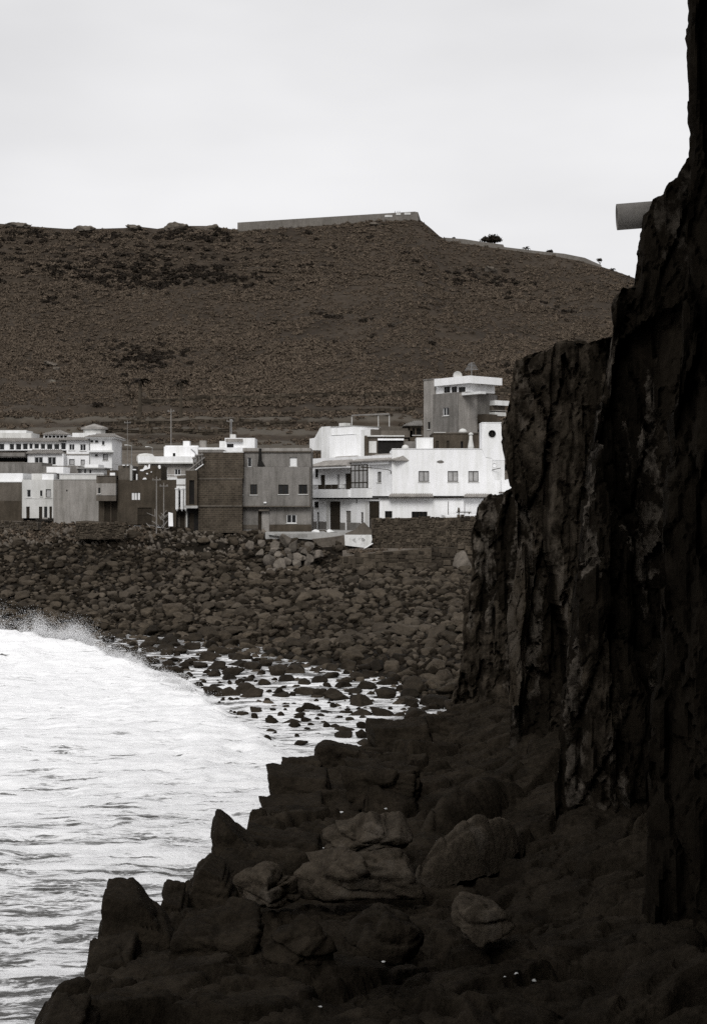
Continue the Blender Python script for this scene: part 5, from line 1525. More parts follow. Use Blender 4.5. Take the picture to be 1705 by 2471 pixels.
for x, y0_, n2 in ((790, 126, -.2), (1130, 118, -.2), (1270, 112, -.2)):
    g = MB(); g.bar(f.p(f.s(f.cv(x, 0)[0]), EYE + (HV - f.cv(0, 295)[1]) / FPX * 190, n2), f.p(f.s(f.cv(x, 0)[0]), EYE + (HV - f.cv(0, y0_)[1]) / FPX * 190, n2), .07); g.build('post', M['pale'], o)
g = MB(); f.box(g, *f.rect(640, 250, 1600, 300)[:2], 15.2, EYE + (HV - f.cv(0, 262)[1]) / FPX * 190, -.1, -6); tag(g.build('terrace_wall', M['darkgrey']), 'dark garden terrace wall carrying the pergola posts', 'wall')
# arched-window brick house
f = Facade(360, 174, 540, 174, Z4)
h = House('arched_window_house', 'dark brick house with two arched windows and a sloping roof beside the tall tower', f, (470, 780))
h.wall(392, 655, 522, 900, 'brick', 6, [(422, 690, 444, 752, 'k', {'rows': 2}), (462, 690, 512, 752, 'k', {'rows': 2})])
for x0_, x1_ in ((422, 444), (462, 512)):
    s0, s1, z0, z1 = f.rect(x0_, 676, x1_, 690); g = MB()
    kk = 10; P_ = [f.p((s0 + s1) / 2 - math.cos(math.pi * i / kk) * (s1 - s0) / 2, z0 + math.sin(math.pi * i / kk) * (z1 - z0), .02) for i in range(kk + 1)]
    P2_ = [(a_, b_ + .02, c_) for a_, b_, c_ in P_]
    g.add(P_ + P2_, [tuple(range(kk, -1, -1)), tuple(range(kk + 1, 2 * kk + 2))] + [(i, i + 1, kk + 2 + i, kk + 1 + i) for i in range(kk)]); g.build('arch', M['black'], h.o)
h.hip('roof', 320, 590, 530, 656, 'midgrey', 0.6, -6, 440, 530)
# tall unfinished tower
f = Facade(636, 184, 914, 180, Z4)
h = House('tall_house', 'tall unfinished grey house topped by a white room with three dark windows', f, (780, 760))
h.wall(638, 305, 914, 1000, 'midgrey', 7, [(744, 458, 808, 545, 'w')], name='wall')
h.wall(522, 160, 636, 1000, 'grey', 7, [(566, 612, 592, 690, 'k')], name='stair_tower', n=-0.3)
h.part('stair_cap', 520, 150, 655, 162, 'midgrey', -0.2, -7)
h.wall(636, 190, 986, 302, 'white', 5, [(722, 232, 788, 298, 'k'), (802, 232, 862, 294, 'k'), (876, 236, 950, 292, 'k', {'cols': 3})], n=-0.6, name='roof_room')
h.part('roof', 660, 136, 1042, 214, 'white', 0.15, -6)
h.part('parapet', 908, 292, 1118, 318, 'white2', -0.5, -1.5)
f3 = Facade(914, 180, 1350, 184, Z4)
h.wall(915, 312, 1112, 1000, 'grey', 4, f=f3, name='side_wall')
h.wall(1112, 318, 1345, 1000, 'midgrey', 4, f=f3, n=-0.4, name='side_wing')
h.part('balcony', 1262, 388, 1420, 440, 'white2', 0.8, -2, f3); h.part('balcony', 1256, 512, 1378, 552, 'pale', 0.8, -2, f3)
h.part('balcony_slab', 1262, 492, 1400, 500, 'grey', 0.9, -2, f3)
h.part('balcony_void', 1262, 442, 1404, 490, 'darkgrey', 0.1, -2, f3); h.part('lean_to', 1112, 536, 1256, 640, 'dark', 1.4, 0, f3); h.part('lower_wall', 1112, 600, 1420, 700, 'darkgrey', 0.6, -2, f3)
q = h.pt(764, 128, -2.4)
dsh = empty('satellite_dish', q - Vector((0, 0, .3)), 'small pale satellite dish on the white roof slab of the tall house', 'satellite dish')
g = MB(); g.bar(q - Vector((0, 0, .55)), q, .04); g.build('mast', M['metal'], dsh)
g = MB(); kk = 18
rings = [(r_, .35 * (r_ / .62) ** 2) for r_ in (0.02, .2, .4, .62)]
vs = [(q.x + r_ * math.cos(2 * math.pi * i / kk), q.y - y_ - .05, q.z + .25 + r_ * math.sin(2 * math.pi * i / kk)) for r_, y_ in rings for i in range(kk)]
g.add(vs, [(j * kk + i, j * kk + (i + 1) % kk, (j + 1) * kk + (i + 1) % kk, (j + 1) * kk + i) for j in range(3) for i in range(kk)]); g.build('dish', M['pale'], dsh)
an_ = empty('roof_antenna', h.pt(915, 140, -2.4), 'spiky television antenna on the white roof slab of the tall house', 'antenna')
g = MB(); a_ = h.pt(915, 140, -2.4); g.bar(a_ - Vector((0, 0, .3)), a_ + Vector((0, 0, 2.3)), .04); g.build('mast', M['metal'], an_)
g = MB()
for k in range(6):
    z_ = 1.2 + .18 * k; g.bar(a_ + Vector((-.9 + .1 * k, 0, z_)), a_ + Vector((.9 - .1 * k, .1, z_ + .1)), .03)
g.build('rods', M['metal'], an_)

# ---- the row high behind on the bay side
f = Facade(-300, 186, 755, 186, Z1)
h = House('terraced_hotel', 'long white building with a row of dark glazed arcade windows below a tiled terrace roof', f, (400, 495), 'building')
W = [(80, 312, 122, 368), (132, 311, 182, 368), (190, 310, 236, 366), (246, 310, 276, 360), (286, 312, 330, 360), (340, 312, 382, 362), (392, 314, 443, 364), (452, 314, 500, 364), (510, 304, 554, 366)]
h.wall(-300, 298, 560, 370, 'white', 9, [w_ + ('p', {'cols': 1}) for w_ in W] + [(-280 + 55 * k, 312, -235 + 55 * k, 368, 'p', {'cols': 1}) for k in range(6)], name='arcade_wall')
h.wall(562, 285, 752, 600, 'white', 9, [(582, 318, 630, 370, 'w'), (674, 318, 724, 374, 'w'), (584, 444, 630, 492, 'c'), (680, 448, 716, 490, 'c')], n=0.25, name='wing_wall')
h.wall(262, 402, 560, 600, 'white', 6, [(318, 430, 390, 496, 'w'), (428, 430, 498, 496, 'w')], n=2.0, name='lower_wall')
h.hip('lean_to_roof', 258, 366, 548, 402, 'tile', 2.5, 0.0, 275, 520, ridge_in=0.95)
h.hip('terrace_roof', -300, 262, 520, 298, 'tile', 0.5, -5, -300, 500, ridge_in=0.6)
h.hip('wing_roof', 500, 252, 760, 288, 'tile', 0.9, -5, 540, 730, ridge_in=0.6)
h.part('awning', -300, 398, 255, 428, 'midgrey', 3.2, 0.0)
h.wall(-300, 430, 246, 500, 'white2', 5, [(-290, 434, 240, 474, 'o')], n=0.6, name='veranda_wall')
h.rail('veranda_rail', -300, 470, 250, 496, 'darkgrey', 2.9, .4)
h.wall(-300, 490, 258, 600, 'grey', 5, n=2.4, name='veranda_base')
h.wall(290, 224, 500, 262, 'white', 3, [(300 + 33 * k, 230, 326 + 33 * k, 250, 'o') for k in range(6)], n=-5.5, name='roof_parapet')
h.hip('pavilion_roof', 288, 180, 502, 222, 'tile', -5.0, -10, 390, 410)
h.part('floor_band', 562, 400, 752, 410, 'grey', 0.35, 0.25)
h = House('pale_corner_block', 'pale stepped block at the far end of the arcade building roof', f, (120, 275))
h.wall(-200, 205, 178, 330, 'pale', 5, n=-6); h.wall(-200, 182, 128, 204, 'white2', 4, n=-6.4, name='upper_wall')
f = Facade(755, 184, 960, 184, Z1)
h = House('corner_villa', 'white villa with a wide flat tiled roof, three little windows and an octagonal roof turret', f, (860, 480))
h.wall(756, 265, 938, 600, 'white', 8, [(758, 285, 782, 305, 'k'), (797, 286, 824, 306, 'k'), (856, 292, 876, 324, 'k'), (797, 402, 820, 420, 'k'), (862, 402, 906, 452, 'c')])
h.hip('roof', 722, 222, 974, 262, 'tile', 0.9, -8.5, 790, 920)
h.part('eave', 726, 263, 970, 270, 'white2', 0.8, -8)
h.part('balcony_slab', 752, 372, 962, 388, 'white2', 0.9, -1)
h.wall(556, 212, 760, 262, 'white2', 5, n=-4, name='turret_base')
c = h.pt(715, 240, -6.5); R = (h.pt(810, 240, -6.5) - c).length
zt = h.pt(715, 176, -6.5).z - c.z; za = h.pt(715, 125, -6.5).z - c.z
g = MB(); g.lathe(c, [(R, -1.5), (R, zt)], 8); g.build('turret', M['pale'], h.o)
g = MB(); g.lathe(c, [(R * 1.22, zt + .004), (R * 1.22, zt + .28), (.05, za)], 8); g.build('turret_roof', M['tile'], h.o)

# ------------------------------------------------------------------ poles, masts and lamps
def lamp_post(u, v0, v1, D, label, head=True, r=0.06):
    a_, b_ = at(u, v1, D), at(u, v0, D)
    o = empty('street_lamp' if head else 'utility_pole', a_, label, 'street lamp' if head else 'pole', 'thin posts rising among the houses')
    g = MB(); g.bar(a_ - Vector((0, 0, 1.5)), b_, r, r * .6, 8); g.build('post', M['metal'] if head else M['wood'], o)
    g = MB()
    if head:
        g.bar(b_, b_ + Vector((-.5, 0, .12)), .03); g.bar(b_ + Vector((-.5, 0, .12)), b_ + Vector((-1.0, 0, .1)), .05, .09, 8); g.build('lamp_head', M['pale'], o)
    else:
        g.bar(b_ + Vector((-.5, 0, -.4)), b_ + Vector((.5, 0, -.4)), .05)
        for k in (-.4, 0, .4):
            g.lathe(b_ + Vector((k, 0, -.36)), [(.05, 0), (.06, .1), (.02, .2)], 6)
        g.build('crossarm', M['wood'], o)
lamp_post(413, 986, 1140, 196, 'tall wooden utility pole with a crossarm against the hill', False, .11)
lamp_post(293, 1078, 1135, 188, 'thin lamp post just beside the white villa with turret')
lamp_post(318, 1076, 1135, 187, 'thin lamp post with bright head, second beyond the white villa')
lamp_post(368, 1080, 1135, 189, 'thin lamp post between the white villa and white flat house')
lamp_post(308, 1014, 1135, 200, 'very thin tall pole against the hill beside the white villa', False, .05)
lamp_post(555, 1010, 1075, 190, 'thin white mast pole above the white block roof', False, .05)
lamp_post(378, 1150, 1285, 155, 'tall bare pole in front of the dark two-storey house', False, .08)
lamp_post(395.5, 1165, 1240, 155.5, 'shorter bare pole in front of the narrow dark house', False, .07)
g = MB()
for (u0, v0, D0, u1, v1, D1) in ((413, 988, 196, 318, 1078, 187), (413, 988, 196, 555, 1012, 190)):
    A_, B_ = at(u0, v0, D0), at(u1, v1, D1)
    pts = [A_.lerp(B_, k / 14) - Vector((0, 0, 1.2 * 4 * (k / 14) * (1 - k / 14))) for k in range(15)]
    for p_, q_ in zip(pts[:-1], pts[1:]): g.bar(p_, q_, .012, .012, 4)
tag(g.build('overhead_cable', M['darkframe']), 'thin overhead cable slung from the utility pole across the village', 'cable')

# ------------------------------------------------------------------ shore front: walls, promenade, ramp
def stone_wall(name, label, P, th, mcore, seed, sw=0.42, sh=0.28, cat='wall'):
    """P: list of (x, y, z_bottom, z_top) along the wall; a core faced with separate rough stones"""
    core = MB(); st = MB()
    rs = random.Random(seed)
    o = empty(name, (P[0][0], P[0][1], P[0][2]), label, cat)
    for (a_, b_) in zip(P[:-1], P[1:]):
        A_, B_ = Vector(a_[:2]), Vector(b_[:2]); t_ = (B_ - A_).normalized(); n2 = Vector((t_.y, -t_.x)); L = (B_ - A_).length
        core.hexa([(*A_, a_[2]), (*B_, b_[2]), (*(B_ - n2 * th), b_[2]), (*(A_ - n2 * th), a_[2]), (*A_, a_[3]), (*B_, b_[3]), (*(B_ - n2 * th), b_[3]), (*(A_ - n2 * th), a_[3])])
        z = 0.0
        hgt = max(a_[3] - a_[2], b_[3] - b_[2])
        while z < hgt:
            x = -rs.random() * sw
            hh = sh * rs.uniform(.6, 1.5)
            while x < L:
                w2 = sw * rs.uniform(.6, 1.5)
                xm = min(max(x + w2 / 2, 0), L); q = xm / L
                zb_ = a_[2] + (b_[2] - a_[2]) * q; zt_ = a_[3] + (b_[3] - a_[3]) * q
                if zb_ + z + hh * .6 < zt_ + .1 and x + w2 * .5 < L:
                    pr = rs.uniform(.03, .16); j = lambda: rs.uniform(-.04, .04)
                    vz = rs.uniform(-.09, .09); x0_, x1_, z0_, z1_ = max(x, 0) + rs.uniform(.01, .05), min(x + w2, L) - rs.uniform(.01, .05), zb_ + z + .015 + vz, zb_ + z + hh - .015 + vz + rs.uniform(-.06, .06)
                    if x1_ - x0_ > .1:
                        bo = [A_ + t_ * s_ + n2 * .004 for s_ in (x0_, x1_)]
                        fo = [A_ + t_ * (s_ + dx_) + n2 * (pr + j()) for s_, dx_ in ((x0_, .05), (x1_, -.05))]
                        st.add([(*bo[0], z0_), (*bo[1], z0_), (*bo[1], z1_), (*bo[0], z1_), (*fo[0], z0_ + .05 + j()), (*fo[1], z0_ + .05 + j()), (*fo[1], z1_ - .05 + j()), (*fo[0], z1_ - .05 + j())],
                               [(4, 5, 6, 7), (0, 1, 5, 4), (1, 2, 6, 5), (2, 3, 7, 6), (3, 0, 4, 7)])
                x += w2
            z += hh
    core.build('core', mcore, o)
    s_ = st.build('stones', M['stonewall'], o); s_['kind'] = 'stuff'
    return o
def XY(u, D): return ((u - CU) / FPX * D, D)
def ZV(v, D): return EYE - (v - HV) / FPX * D
stone_wall('stone_wall', 'long dark stone retaining wall in front of the long white house', [(*XY(896, 151), ZV(1330, 151), ZV(1251, 151)), (*XY(1075, 149), ZV(1334, 149), ZV(1249, 149)), (*XY(1300, 147), ZV(1340, 147), ZV(1243, 147))], 1.0, M['stonewall'], 5)
A_ = XY(896, 151); B_ = XY(1300, 147); C_ = XY(1074, 149)
g = MB(); g.hexa([(C_[0], C_[1] + .2, ZV(1249, 149)), (B_[0], B_[1] + .2, ZV(1243, 147)), (B_[0], B_[1] + 7, ZV(1243, 147)), (C_[0], C_[1] + 7, ZV(1249, 149)), (C_[0], C_[1] + .2, ZV(1244, 149)), (B_[0], B_[1] + .2, ZV(1239, 147)), (B_[0], B_[1] + 7, ZV(1239, 147)), (C_[0], C_[1] + 7, ZV(1244, 149))])
tag(g.build('terrace', M['white']), kind='structure')
g = MB(); g.hexa([(A_[0], A_[1] + 1, 5), (C_[0], C_[1] + 1, 5), (C_[0], C_[1] + 9, 5), (A_[0], A_[1] + 9, 5), (A_[0], A_[1] + 1, ZV(1253, 151)), (C_[0], C_[1] + 1, ZV(1251, 149)), (C_[0], C_[1] + 9, ZV(1253, 149)), (A_[0], A_[1] + 9, ZV(1255, 151))])
tag(g.build('yard', M['ground']), kind='structure')
stone_wall('sea_wall', 'low rough black sea wall below the long stone retaining wall', [(*XY(826, 142), ZV(1392, 142), ZV(1343, 142)), (*XY(905, 141), ZV(1398, 141), ZV(1334, 141)), (*XY(1040, 141), ZV(1400, 141), ZV(1323, 141)), (*XY(1190, 140), ZV(1410, 140), ZV(1317, 140))], 1.5, M['stonewall'], 9, .8, .5)
# sloping ground between the two walls
V_ = []
for u, D, v in ((826, 142.2, 1344), (905, 141.2, 1335), (1040, 141.2, 1324), (1300, 140.5, 1314), (1300, 148.5, 1338), (1075, 150.5, 1334), (896, 152, 1330), (826, 152, 1322)):
    V_.append((*XY(u, D), ZV(v, D)))
me = bpy.data.meshes.new('bank'); me.from_pydata(V_ + [(a_, b_, c_ - 3) for a_, b_, c_ in V_], [], [tuple(range(8))] + [(i, 8 + i, 8 + (i + 1) % 8, (i + 1) % 8) for i in range(8)])
tag(link('bank', me, M['ground']), kind='structure')
# promenade with a pale edge wall, below grey and white house
D0 = 152.5
g = MB(); pr_ = [(648, 1285.5), (700, 1286), (752, 1286.5), (800, 1286), (835, 1283), (870, 1276)]
lo_ = [(648, 1290), (700, 1298), (752, 1302), (790, 1300), (835, 1293), (870, 1285)]
for (a_, b_, c_, d_) in zip(pr_[:-1], pr_[1:], lo_[:-1], lo_[1:]):
    g.hexa([(*XY(a_[0], D0), ZV(c_[1], D0)), (*XY(b_[0], D0), ZV(d_[1], D0)), (*XY(b_[0], D0 + .4), ZV(d_[1], D0)), (*XY(a_[0], D0 + .4), ZV(c_[1], D0)), (*XY(a_[0], D0), ZV(a_[1], D0)), (*XY(b_[0], D0), ZV(b_[1], D0)), (*XY(b_[0], D0 + .4), ZV(b_[1], D0)), (*XY(a_[0], D0 + .4), ZV(a_[1], D0))])
o = g.build('promenade_wall', M['concrete']); tag(o, 'low pale concrete edge wall of the promenade below the grey house', 'wall')
g = MB(); g.hexa([(*XY(640, 152.9), 7.3), (*XY(900, 152.9), 7.3), (*XY(900, 176), 7.3), (*XY(640, 176), 7.3), (*XY(640, 152.9), ZV(1285.8, 152.5)), (*XY(900, 152.9), ZV(1285, 152.5)), (*XY(900, 176), 8.15), (*XY(640, 176), 8.15)])
tag(g.build('promenade', M['concrete']), kind='structure')
g = MB()
for k in range(26):
    u = 662 + k * 3.1; D = 152.45
    g.bar((*XY(u, D), ZV(1297, D)), (*XY(u + .3, D), ZV(1288, D)), .02, .02, 4)
o = g.build('fence_stakes', M['darkgrey']); tag(o, 'row of tiny dark stakes along the pale promenade edge', 'fence')
# ramp and the white-washed slipway wall
D1 = 150
def quad_prism(name, pts, D, th, m, label=None, cat=None, kind=None):
    fr_ = [Vector((*XY(u, D), ZV(v, D))) for u, v in pts]; bk = [q + Vector((0, th, 0)) for q in fr_]; k = len(pts)
    g = MB(); g.add([q[:] for q in fr_ + bk], [tuple(range(k)), tuple(range(2 * k - 1, k - 1, -1))] + [(i, k + i, k + (i + 1) % k, (i + 1) % k) for i in range(k)])
    return tag(g.build(name, m, None, False, True), label, cat, None, kind)
M['stainwhite'] = patches(mat('stained_whitewash', (0.66, 0.66, 0.65), 0.9, 0.1, 1.5, 0.1, 5, stain=0.2, grain=0.1), (0.16, 0.155, 0.145), 0.58, 0.68, 0.7)
quad_prism('slipway_wall', [(830.5, 1291), (896, 1291), (897.5, 1302), (893, 1316), (880, 1322), (832, 1316)], 149.5, 1.2, M['stainwhite'], 'stained white-washed block wall at the end of the stone retaining wall', 'wall')
quad_prism('ramp', [(752, 1302), (800, 1297), (831, 1292), (832, 1317), (866, 1322), (885, 1320), (866, 1336), (830, 1340), (770, 1318)], 150, 2.5, M['ground'], None, None, 'structure')
quad_prism('rubble_mound', [(833, 1288), (858, 1278), (869, 1265), (878, 1261), (889, 1272), (897, 1279), (897, 1292), (833, 1291)], 150.5, 2.5, M['darkgrey'], 'dark heap of rubble piled behind the white-washed block wall', 'mound')
g = MB()
cp = [(827, 1341), (830, 1337), (845, 1335.5), (862, 1332), (877, 1325), (888, 1318), (899, 1311)]
for (a_, b_) in zip(cp[:-1], cp[1:]):
    g.bar((*XY(a_[0], 148.7), ZV(a_[1], 148.7)), (*XY(b_[0], 148.7), ZV(b_[1], 148.7)), .07)
tag(g.build('kerb', M['white']), 'thin white painted kerb curving along the ramp foot', 'kerb')
for i, (u, v, r, lab) in enumerate(((763, 1283, .42, 'pale full sack lying on the promenade by the narrow door'), (798, 1283, .45, 'pale full sack lying on the promenade by the tall gateway'))):
    V, F = rock_shape(850 + i, 3, .1, .6, .12)
    o = link('sack', mesh_np('sack', V * np.array([r * 1.3, r, r * .75]), F), M['white2']); o.location = (*XY(u, 154.5), ZV(v + 1, 154.5)); tag(o, lab, 'sack', 'sacks on the promenade')
g = MB(); g.bar((*XY(781, 154.3), ZV(1279, 154.3)), (*XY(792, 154.3), ZV(1288, 154.3)), .07); g.bar((*XY(770, 154.3), ZV(1281, 154.3)), (*XY(783, 154.3), ZV(1280, 154.3)), .06)
tag(g.build('timber', M['dark']), 'two dark timbers dropped between the pale sacks', 'timber')
# dark box-like platform and low walls at the bay side
stone_wall('dark_platform', 'dark square stone platform on the shore below the plain grey building', [(*XY(183, 150), ZV(1300, 150), ZV(1258, 150)), (*XY(240, 150), ZV(1302, 150), ZV(1262, 150)), (*XY(300, 151), ZV(1300, 151), ZV(1266, 151))], 6.0, M['stonewall'], 13)
stone_wall('field_wall', 'low weathered grey stone wall below the dark bare-walled house', [(*XY(-200, 156), ZV(1285, 156), ZV(1256, 156)), (*XY(30, 156), ZV(1282, 156), ZV(1257, 156)), (*XY(92, 155), ZV(1278, 155), ZV(1260, 155))], .8, M['ground'], 17, .5, .3)
# plank door and scrap in front of the ruin
g = MB(); g.hexa([(*XY(407, 154.6), ZV(1270, 154.6)), (*XY(418, 154.6), ZV(1270, 154.6)), (*XY(418, 154.7), ZV(1270, 154.7)), (*XY(407, 154.7), ZV(1270, 154.7)), (*XY(406.5, 154.9), ZV(1236, 154.9)), (*XY(417, 154.9), ZV(1238, 154.9)), (*XY(417, 155), ZV(1238, 155)), (*XY(406.5, 155), ZV(1236, 155))])
tag(g.build('leaning_board', M['white']), 'white board leaning in front of the narrow dark house', 'board')
g = MB()
rs = random.Random(3)
for k in range(16):
    u, v = rs.uniform(362, 404), rs.uniform(1244, 1278); a_ = Vector((*XY(u, 154.5 + rs.random()), ZV(v, 154.5)))
    g.bar(a_, a_ + Vector((rs.uniform(-1, 1), rs.uniform(-.5, .5), rs.uniform(.1, .9))), .04, .03, 5)
tag(g.build('driftwood_heap', M['wood']), 'tangled heap of driftwood poles beside the white leaning board', 'driftwood', None, 'stuff')
# rubble and weeds along the front
n = 900
uu_ = RNG.uniform(-100, 640, n); DD_ = RNG.uniform(151, 157, n)
xx_ = (uu_ - CU) / FPX * DD_
P_, F_ = rock_shape(870, 2, 0.9, 0.7, 0.1)
r_ = 0.08 + 0.3 * RNG.random(n) ** 2
V_ = (P_[None] * r_[:, None, None] * RNG.uniform(.7, 1.3, (n, 1, 3)) + np.stack([xx_, DD_, land_z(xx_, DD_) + r_ * .3], 1)[:, None]).reshape(-1, 3)
tag(link('rubble', mesh_np('rubble', V_, (F_[None] + (np.arange(n) * len(P_))[:, None, None]).reshape(-1, 3), False), M['ground']), kind='stuff')
n = 420
uu_ = np.concatenate([RNG.uniform(-100, 380, n), RNG.uniform(840, 1060, 120)]); DD_ = np.concatenate([RNG.uniform(152, 158.5, n), RNG.uniform(143, 149, 120)])
xx_ = (uu_ - CU) / FPX * DD_
zz_ = np.concatenate([land_z(xx_[:n], DD_[:n]), ZV(1334, DD_[n:])])
scatter('weeds', np.stack([xx_, DD_, zz_], 1), 0.25 + 0.45 * RNG.random(len(xx_)) ** 2, src_col)

# ------------------------------------------------------------------ the crest: long wall, road wall, trees
def crest_wall(name, label, pts, th, m, D=DC - 1.0, low=3.0):
    g = MB()
    for (a_, b_) in zip(pts[:-1], pts[1:]):
        q = lambda p_, d_, z_: (*XY(p_[0], D + d_), ZV(p_[1], D) + z_)
        g.hexa([q(a_, 0, -low), q(b_, 0, -low), q(b_, th, -low), q(a_, th, -low), q(a_, 0, 0), q(b_, 0, 0), q(b_, th, 0), q(a_, th, 0)])
    return tag(g.build(name, m), label, 'wall')
M['crestwall'] = mat('crest_wall_render', W_(0.13), 0.9, 0.15, 0.2, 0.1, 2, stain=0.2, grain=0.15)
w_ = empty('hilltop_wall', (*XY(790, DC - 1), 95), 'long pale retaining wall along the flat top of the hill', 'wall')
pts = [(573, 537), (700, 529), (860, 519), (950, 513.5), (1000, 510.5), (1008, 512)]
for (a_, b_) in zip(pts[:-1], pts[1:]):
    g = MB(); q = lambda p_, d_, v_: (*XY(p_[0], DC - 2 + d_), ZV(v_, DC - 2))
    g.hexa([q(a_, 0, a_[1] + 22), q(b_, 0, b_[1] + 22), q(b_, 1.2, b_[1] + 22), q(a_, 1.2, a_[1] + 22), q(a_, 0, a_[1]), q(b_, 0, b_[1]), q(b_, 1.2, b_[1]), q(a_, 1.2, a_[1])]); g.build('wall_segment', M['crestwall'], w_)
g = MB(); q = lambda u_, d_, v_: (*XY(u_, DC - 2 + d_), ZV(v_, DC - 2))
g.hexa([q(1008, 0, 545), q(1014, 4, 545), q(1013, 5, 545), q(1006, 1.2, 545), q(1008, 0, 512), q(1014, 4, 524), q(1013, 5, 524), q(1006, 1.2, 512)]); g.build('wall_end', M['crestwall'], w_)
for (u0, u1, v0, v1) in ((928, 946, 519, 524), (955, 966, 514, 519), (975, 990, 513, 518)):
    g = MB(); g.hexa([q(u0, -.15, v1), q(u1, -.15, v1), q(u1, -.01, v1), q(u0, -.01, v1), q(u0, -.15, v0), q(u1, -.15, v0), q(u1, -.01, v0), q(u0, -.01, v0)]); g.build('white_patch', M['pale'], w_)
g = MB()
for u_ in (952, 958, 963):
    g.bar(q(u_, .5, 514), q(u_ + 1, .5, 508), .12, .05, 5)
tag(g.build('wall_posts', M['dark']), 'short dark posts standing on the hilltop wall near its corner', 'posts')
crest_wall('road_wall', 'pale parapet wall of the road that descends along the hill crest', [(1070, 573), (1120, 577), (1158, 583), (1213, 590), (1216, 596), (1300, 606), (1360, 612), (1410, 622), (1450, 640)], .8, M['crestwall'])
crest_wall('road_wall', 'short pale parapet piece lower on the crest, next to the cliff', [(1496, 661), (1530, 676), (1600, 700)], .8, M['crestwall'])
# weathered pale outcrops along the crest
rs = random.Random(5)
M['outcrop'] = mat('pale_outcrop', W_(0.085), 0.95, 0.5, 0.4, 0.6, 1.5, grain=0.3)
for i, (u, v, w2, h2) in enumerate(((205, 549, 60, 10), (325, 545, 44, 12), (425, 544, 70, 14), (505, 548, 66, 12), (45, 541, 70, 10), (1185, 650, 30, 14), (122, 876, 26, 12), (136, 888, 16, 9), (902, 539, 24, 8))):
    V, F = rock_shape(900 + i, 4, .6, .9, .2)
    D = DC - 3
    if i > 4:
        tt_ = np.linspace(0.05, 0.99, 400); hx_, hy_, hz_ = hill_point(np.full(400, float(u)), tt_); D = float(hy_[int(np.argmin(np.abs(HV - (hz_ - EYE) / hy_ * FPX - v - h2 * .5)))])
    q_ = at(u, v + h2 * .4, D)
    V = V * np.array([w2 / 2 / FPX * D, 2.2, h2 / FPX * D * .75]); V = V + np.stack([0.9 * fbm(V * 0.5 + 7, 4, i), 0.5 * fbm(V * .9, 4, i + 9), 0.75 * fbm(V * np.array([.55, .9, .9]), 4, i + 3)], 1)
    o = link('outcrop', mesh_np('outcrop', V, F), M['outcrop'] if i != 5 else M['ground']); o.location = q_
    tag(o, ['long low pale rock outcrop on the skyline', 'knobbly pale outcrop in a dip of the skyline', 'broad pale outcrop on the skyline, wall side', 'pale outcrop running up to the start of the hilltop wall', 'low outcrop where the skyline is highest on the bay side', 'dark outcrop on the slope below the road wall', 'small pale scar of bare rock low on the hillside, bay side', 'tiny pale rock just below the small pale scar', 'faint pale rock patch just under the hilltop wall'][i], 'outcrop', 'rock outcrops on the hill')
def tree(name, label, base, hgt, wd, trunk_h, n_leaf, seed, cat='tree', palm=False, mleaf='bush'):
    o = empty(name, base, label, cat)
    r = np.random.default_rng(seed)
    g = MB()
    if palm:
        g.bar(base - Vector((0, 0, .5)), base + Vector((.1, 0, trunk_h * .5)), wd * .09, wd * .07, 8); g.bar(base + Vector((.1, 0, trunk_h * .5)), base + Vector((.15, 0, trunk_h)), wd * .07, wd * .06, 8)
    else:
        g.bar(base - Vector((0, 0, .5)), base + Vector((.05, 0, trunk_h)), wd * .06, wd * .04, 8)
        for k in range(4):
            a_ = k * 1.6 + seed; g.bar(base + Vector((.05, 0, trunk_h * .7)), base + Vector((math.cos(a_) * wd * .28, math.sin(a_) * wd * .28, trunk_h + (hgt - trunk_h) * .45)), wd * .03, wd * .012, 6)
    g.build('trunk', M['dark'], o)
    top = np.array(base) + np.array([.1, 0, trunk_h])
    if palm:
        V_, F_ = [], []
        for k in range(n_leaf):
            a_ = 2 * math.pi * k / n_leaf + r.uniform(-.15, .15); up = r.uniform(-.1, 1.1); L = wd * .5 * r.uniform(.85, 1.1)
            for sgm in range(6):
                for e_ in (0, 1):
                    t_ = (sgm + e_) / 6; rr3 = L * t_; z_ = L * (up * t_ - (0.55 + .5 * up) * t_ * t_)
                    wv_ = wd * .045 * math.sin(math.pi * (0.08 + .9 * t_)); c_ = np.array([math.cos(a_) * rr3, math.sin(a_) * rr3, z_]) + top; sd_ = np.array([-math.sin(a_), math.cos(a_), -.5]) * wv_
                    V_ += [c_ - sd_, c_ + sd_]
                b0 = len(V_) - 4; F_.append((b0, b0 + 1, b0 + 3, b0 + 2))
        V_ = np.array(V_); F_ = np.array(F_)
    else:
        V_, F_ = [], []; o_ = 0
        for k in range(max(9, n_leaf // 45)):
            d_ = r.normal(size=3); d_ /= np.linalg.norm(d_); d_[2] = abs(d_[2]) * .8
            c_ = d_ * np.array([wd * .42, wd * .42, (hgt - trunk_h) * .46]) * r.uniform(.4, 1) + top + np.array([0, 0, (hgt - trunk_h) * .25])
            v_, f_ = leaf_clump('c', 60, seed * 31 + k, .8, .22)
            V_.append(v_ * wd * .19 + c_); F_.append(f_ + o_); o_ += len(v_)
        V_ = np.concatenate(V_); F_ = np.concatenate(F_)
    me = mesh_np('crown', V_ - np.array(base), F_, False)
    link('crown', me, M[mleaf], o)
def B(u, v, D): return at(u, v, D)
tree('round_tree', 'broad dark round tree standing alone on the crest above the road wall', B(1187, 596, DC + 2), 4.4, 7.2, .8, 1500, 3)
tree('palm_tree', 'small bushy palm on the crest beside the road wall', B(1267, 604, DC + 1), 1.6, 3.2, .7, 22, 4, 'palm', True)
tree('small_tree', 'tiny sparse tree on the skyline just past the hilltop wall end', B(1093, 584, DC + 1), 2.0, 2.2, .7, 420, 5)
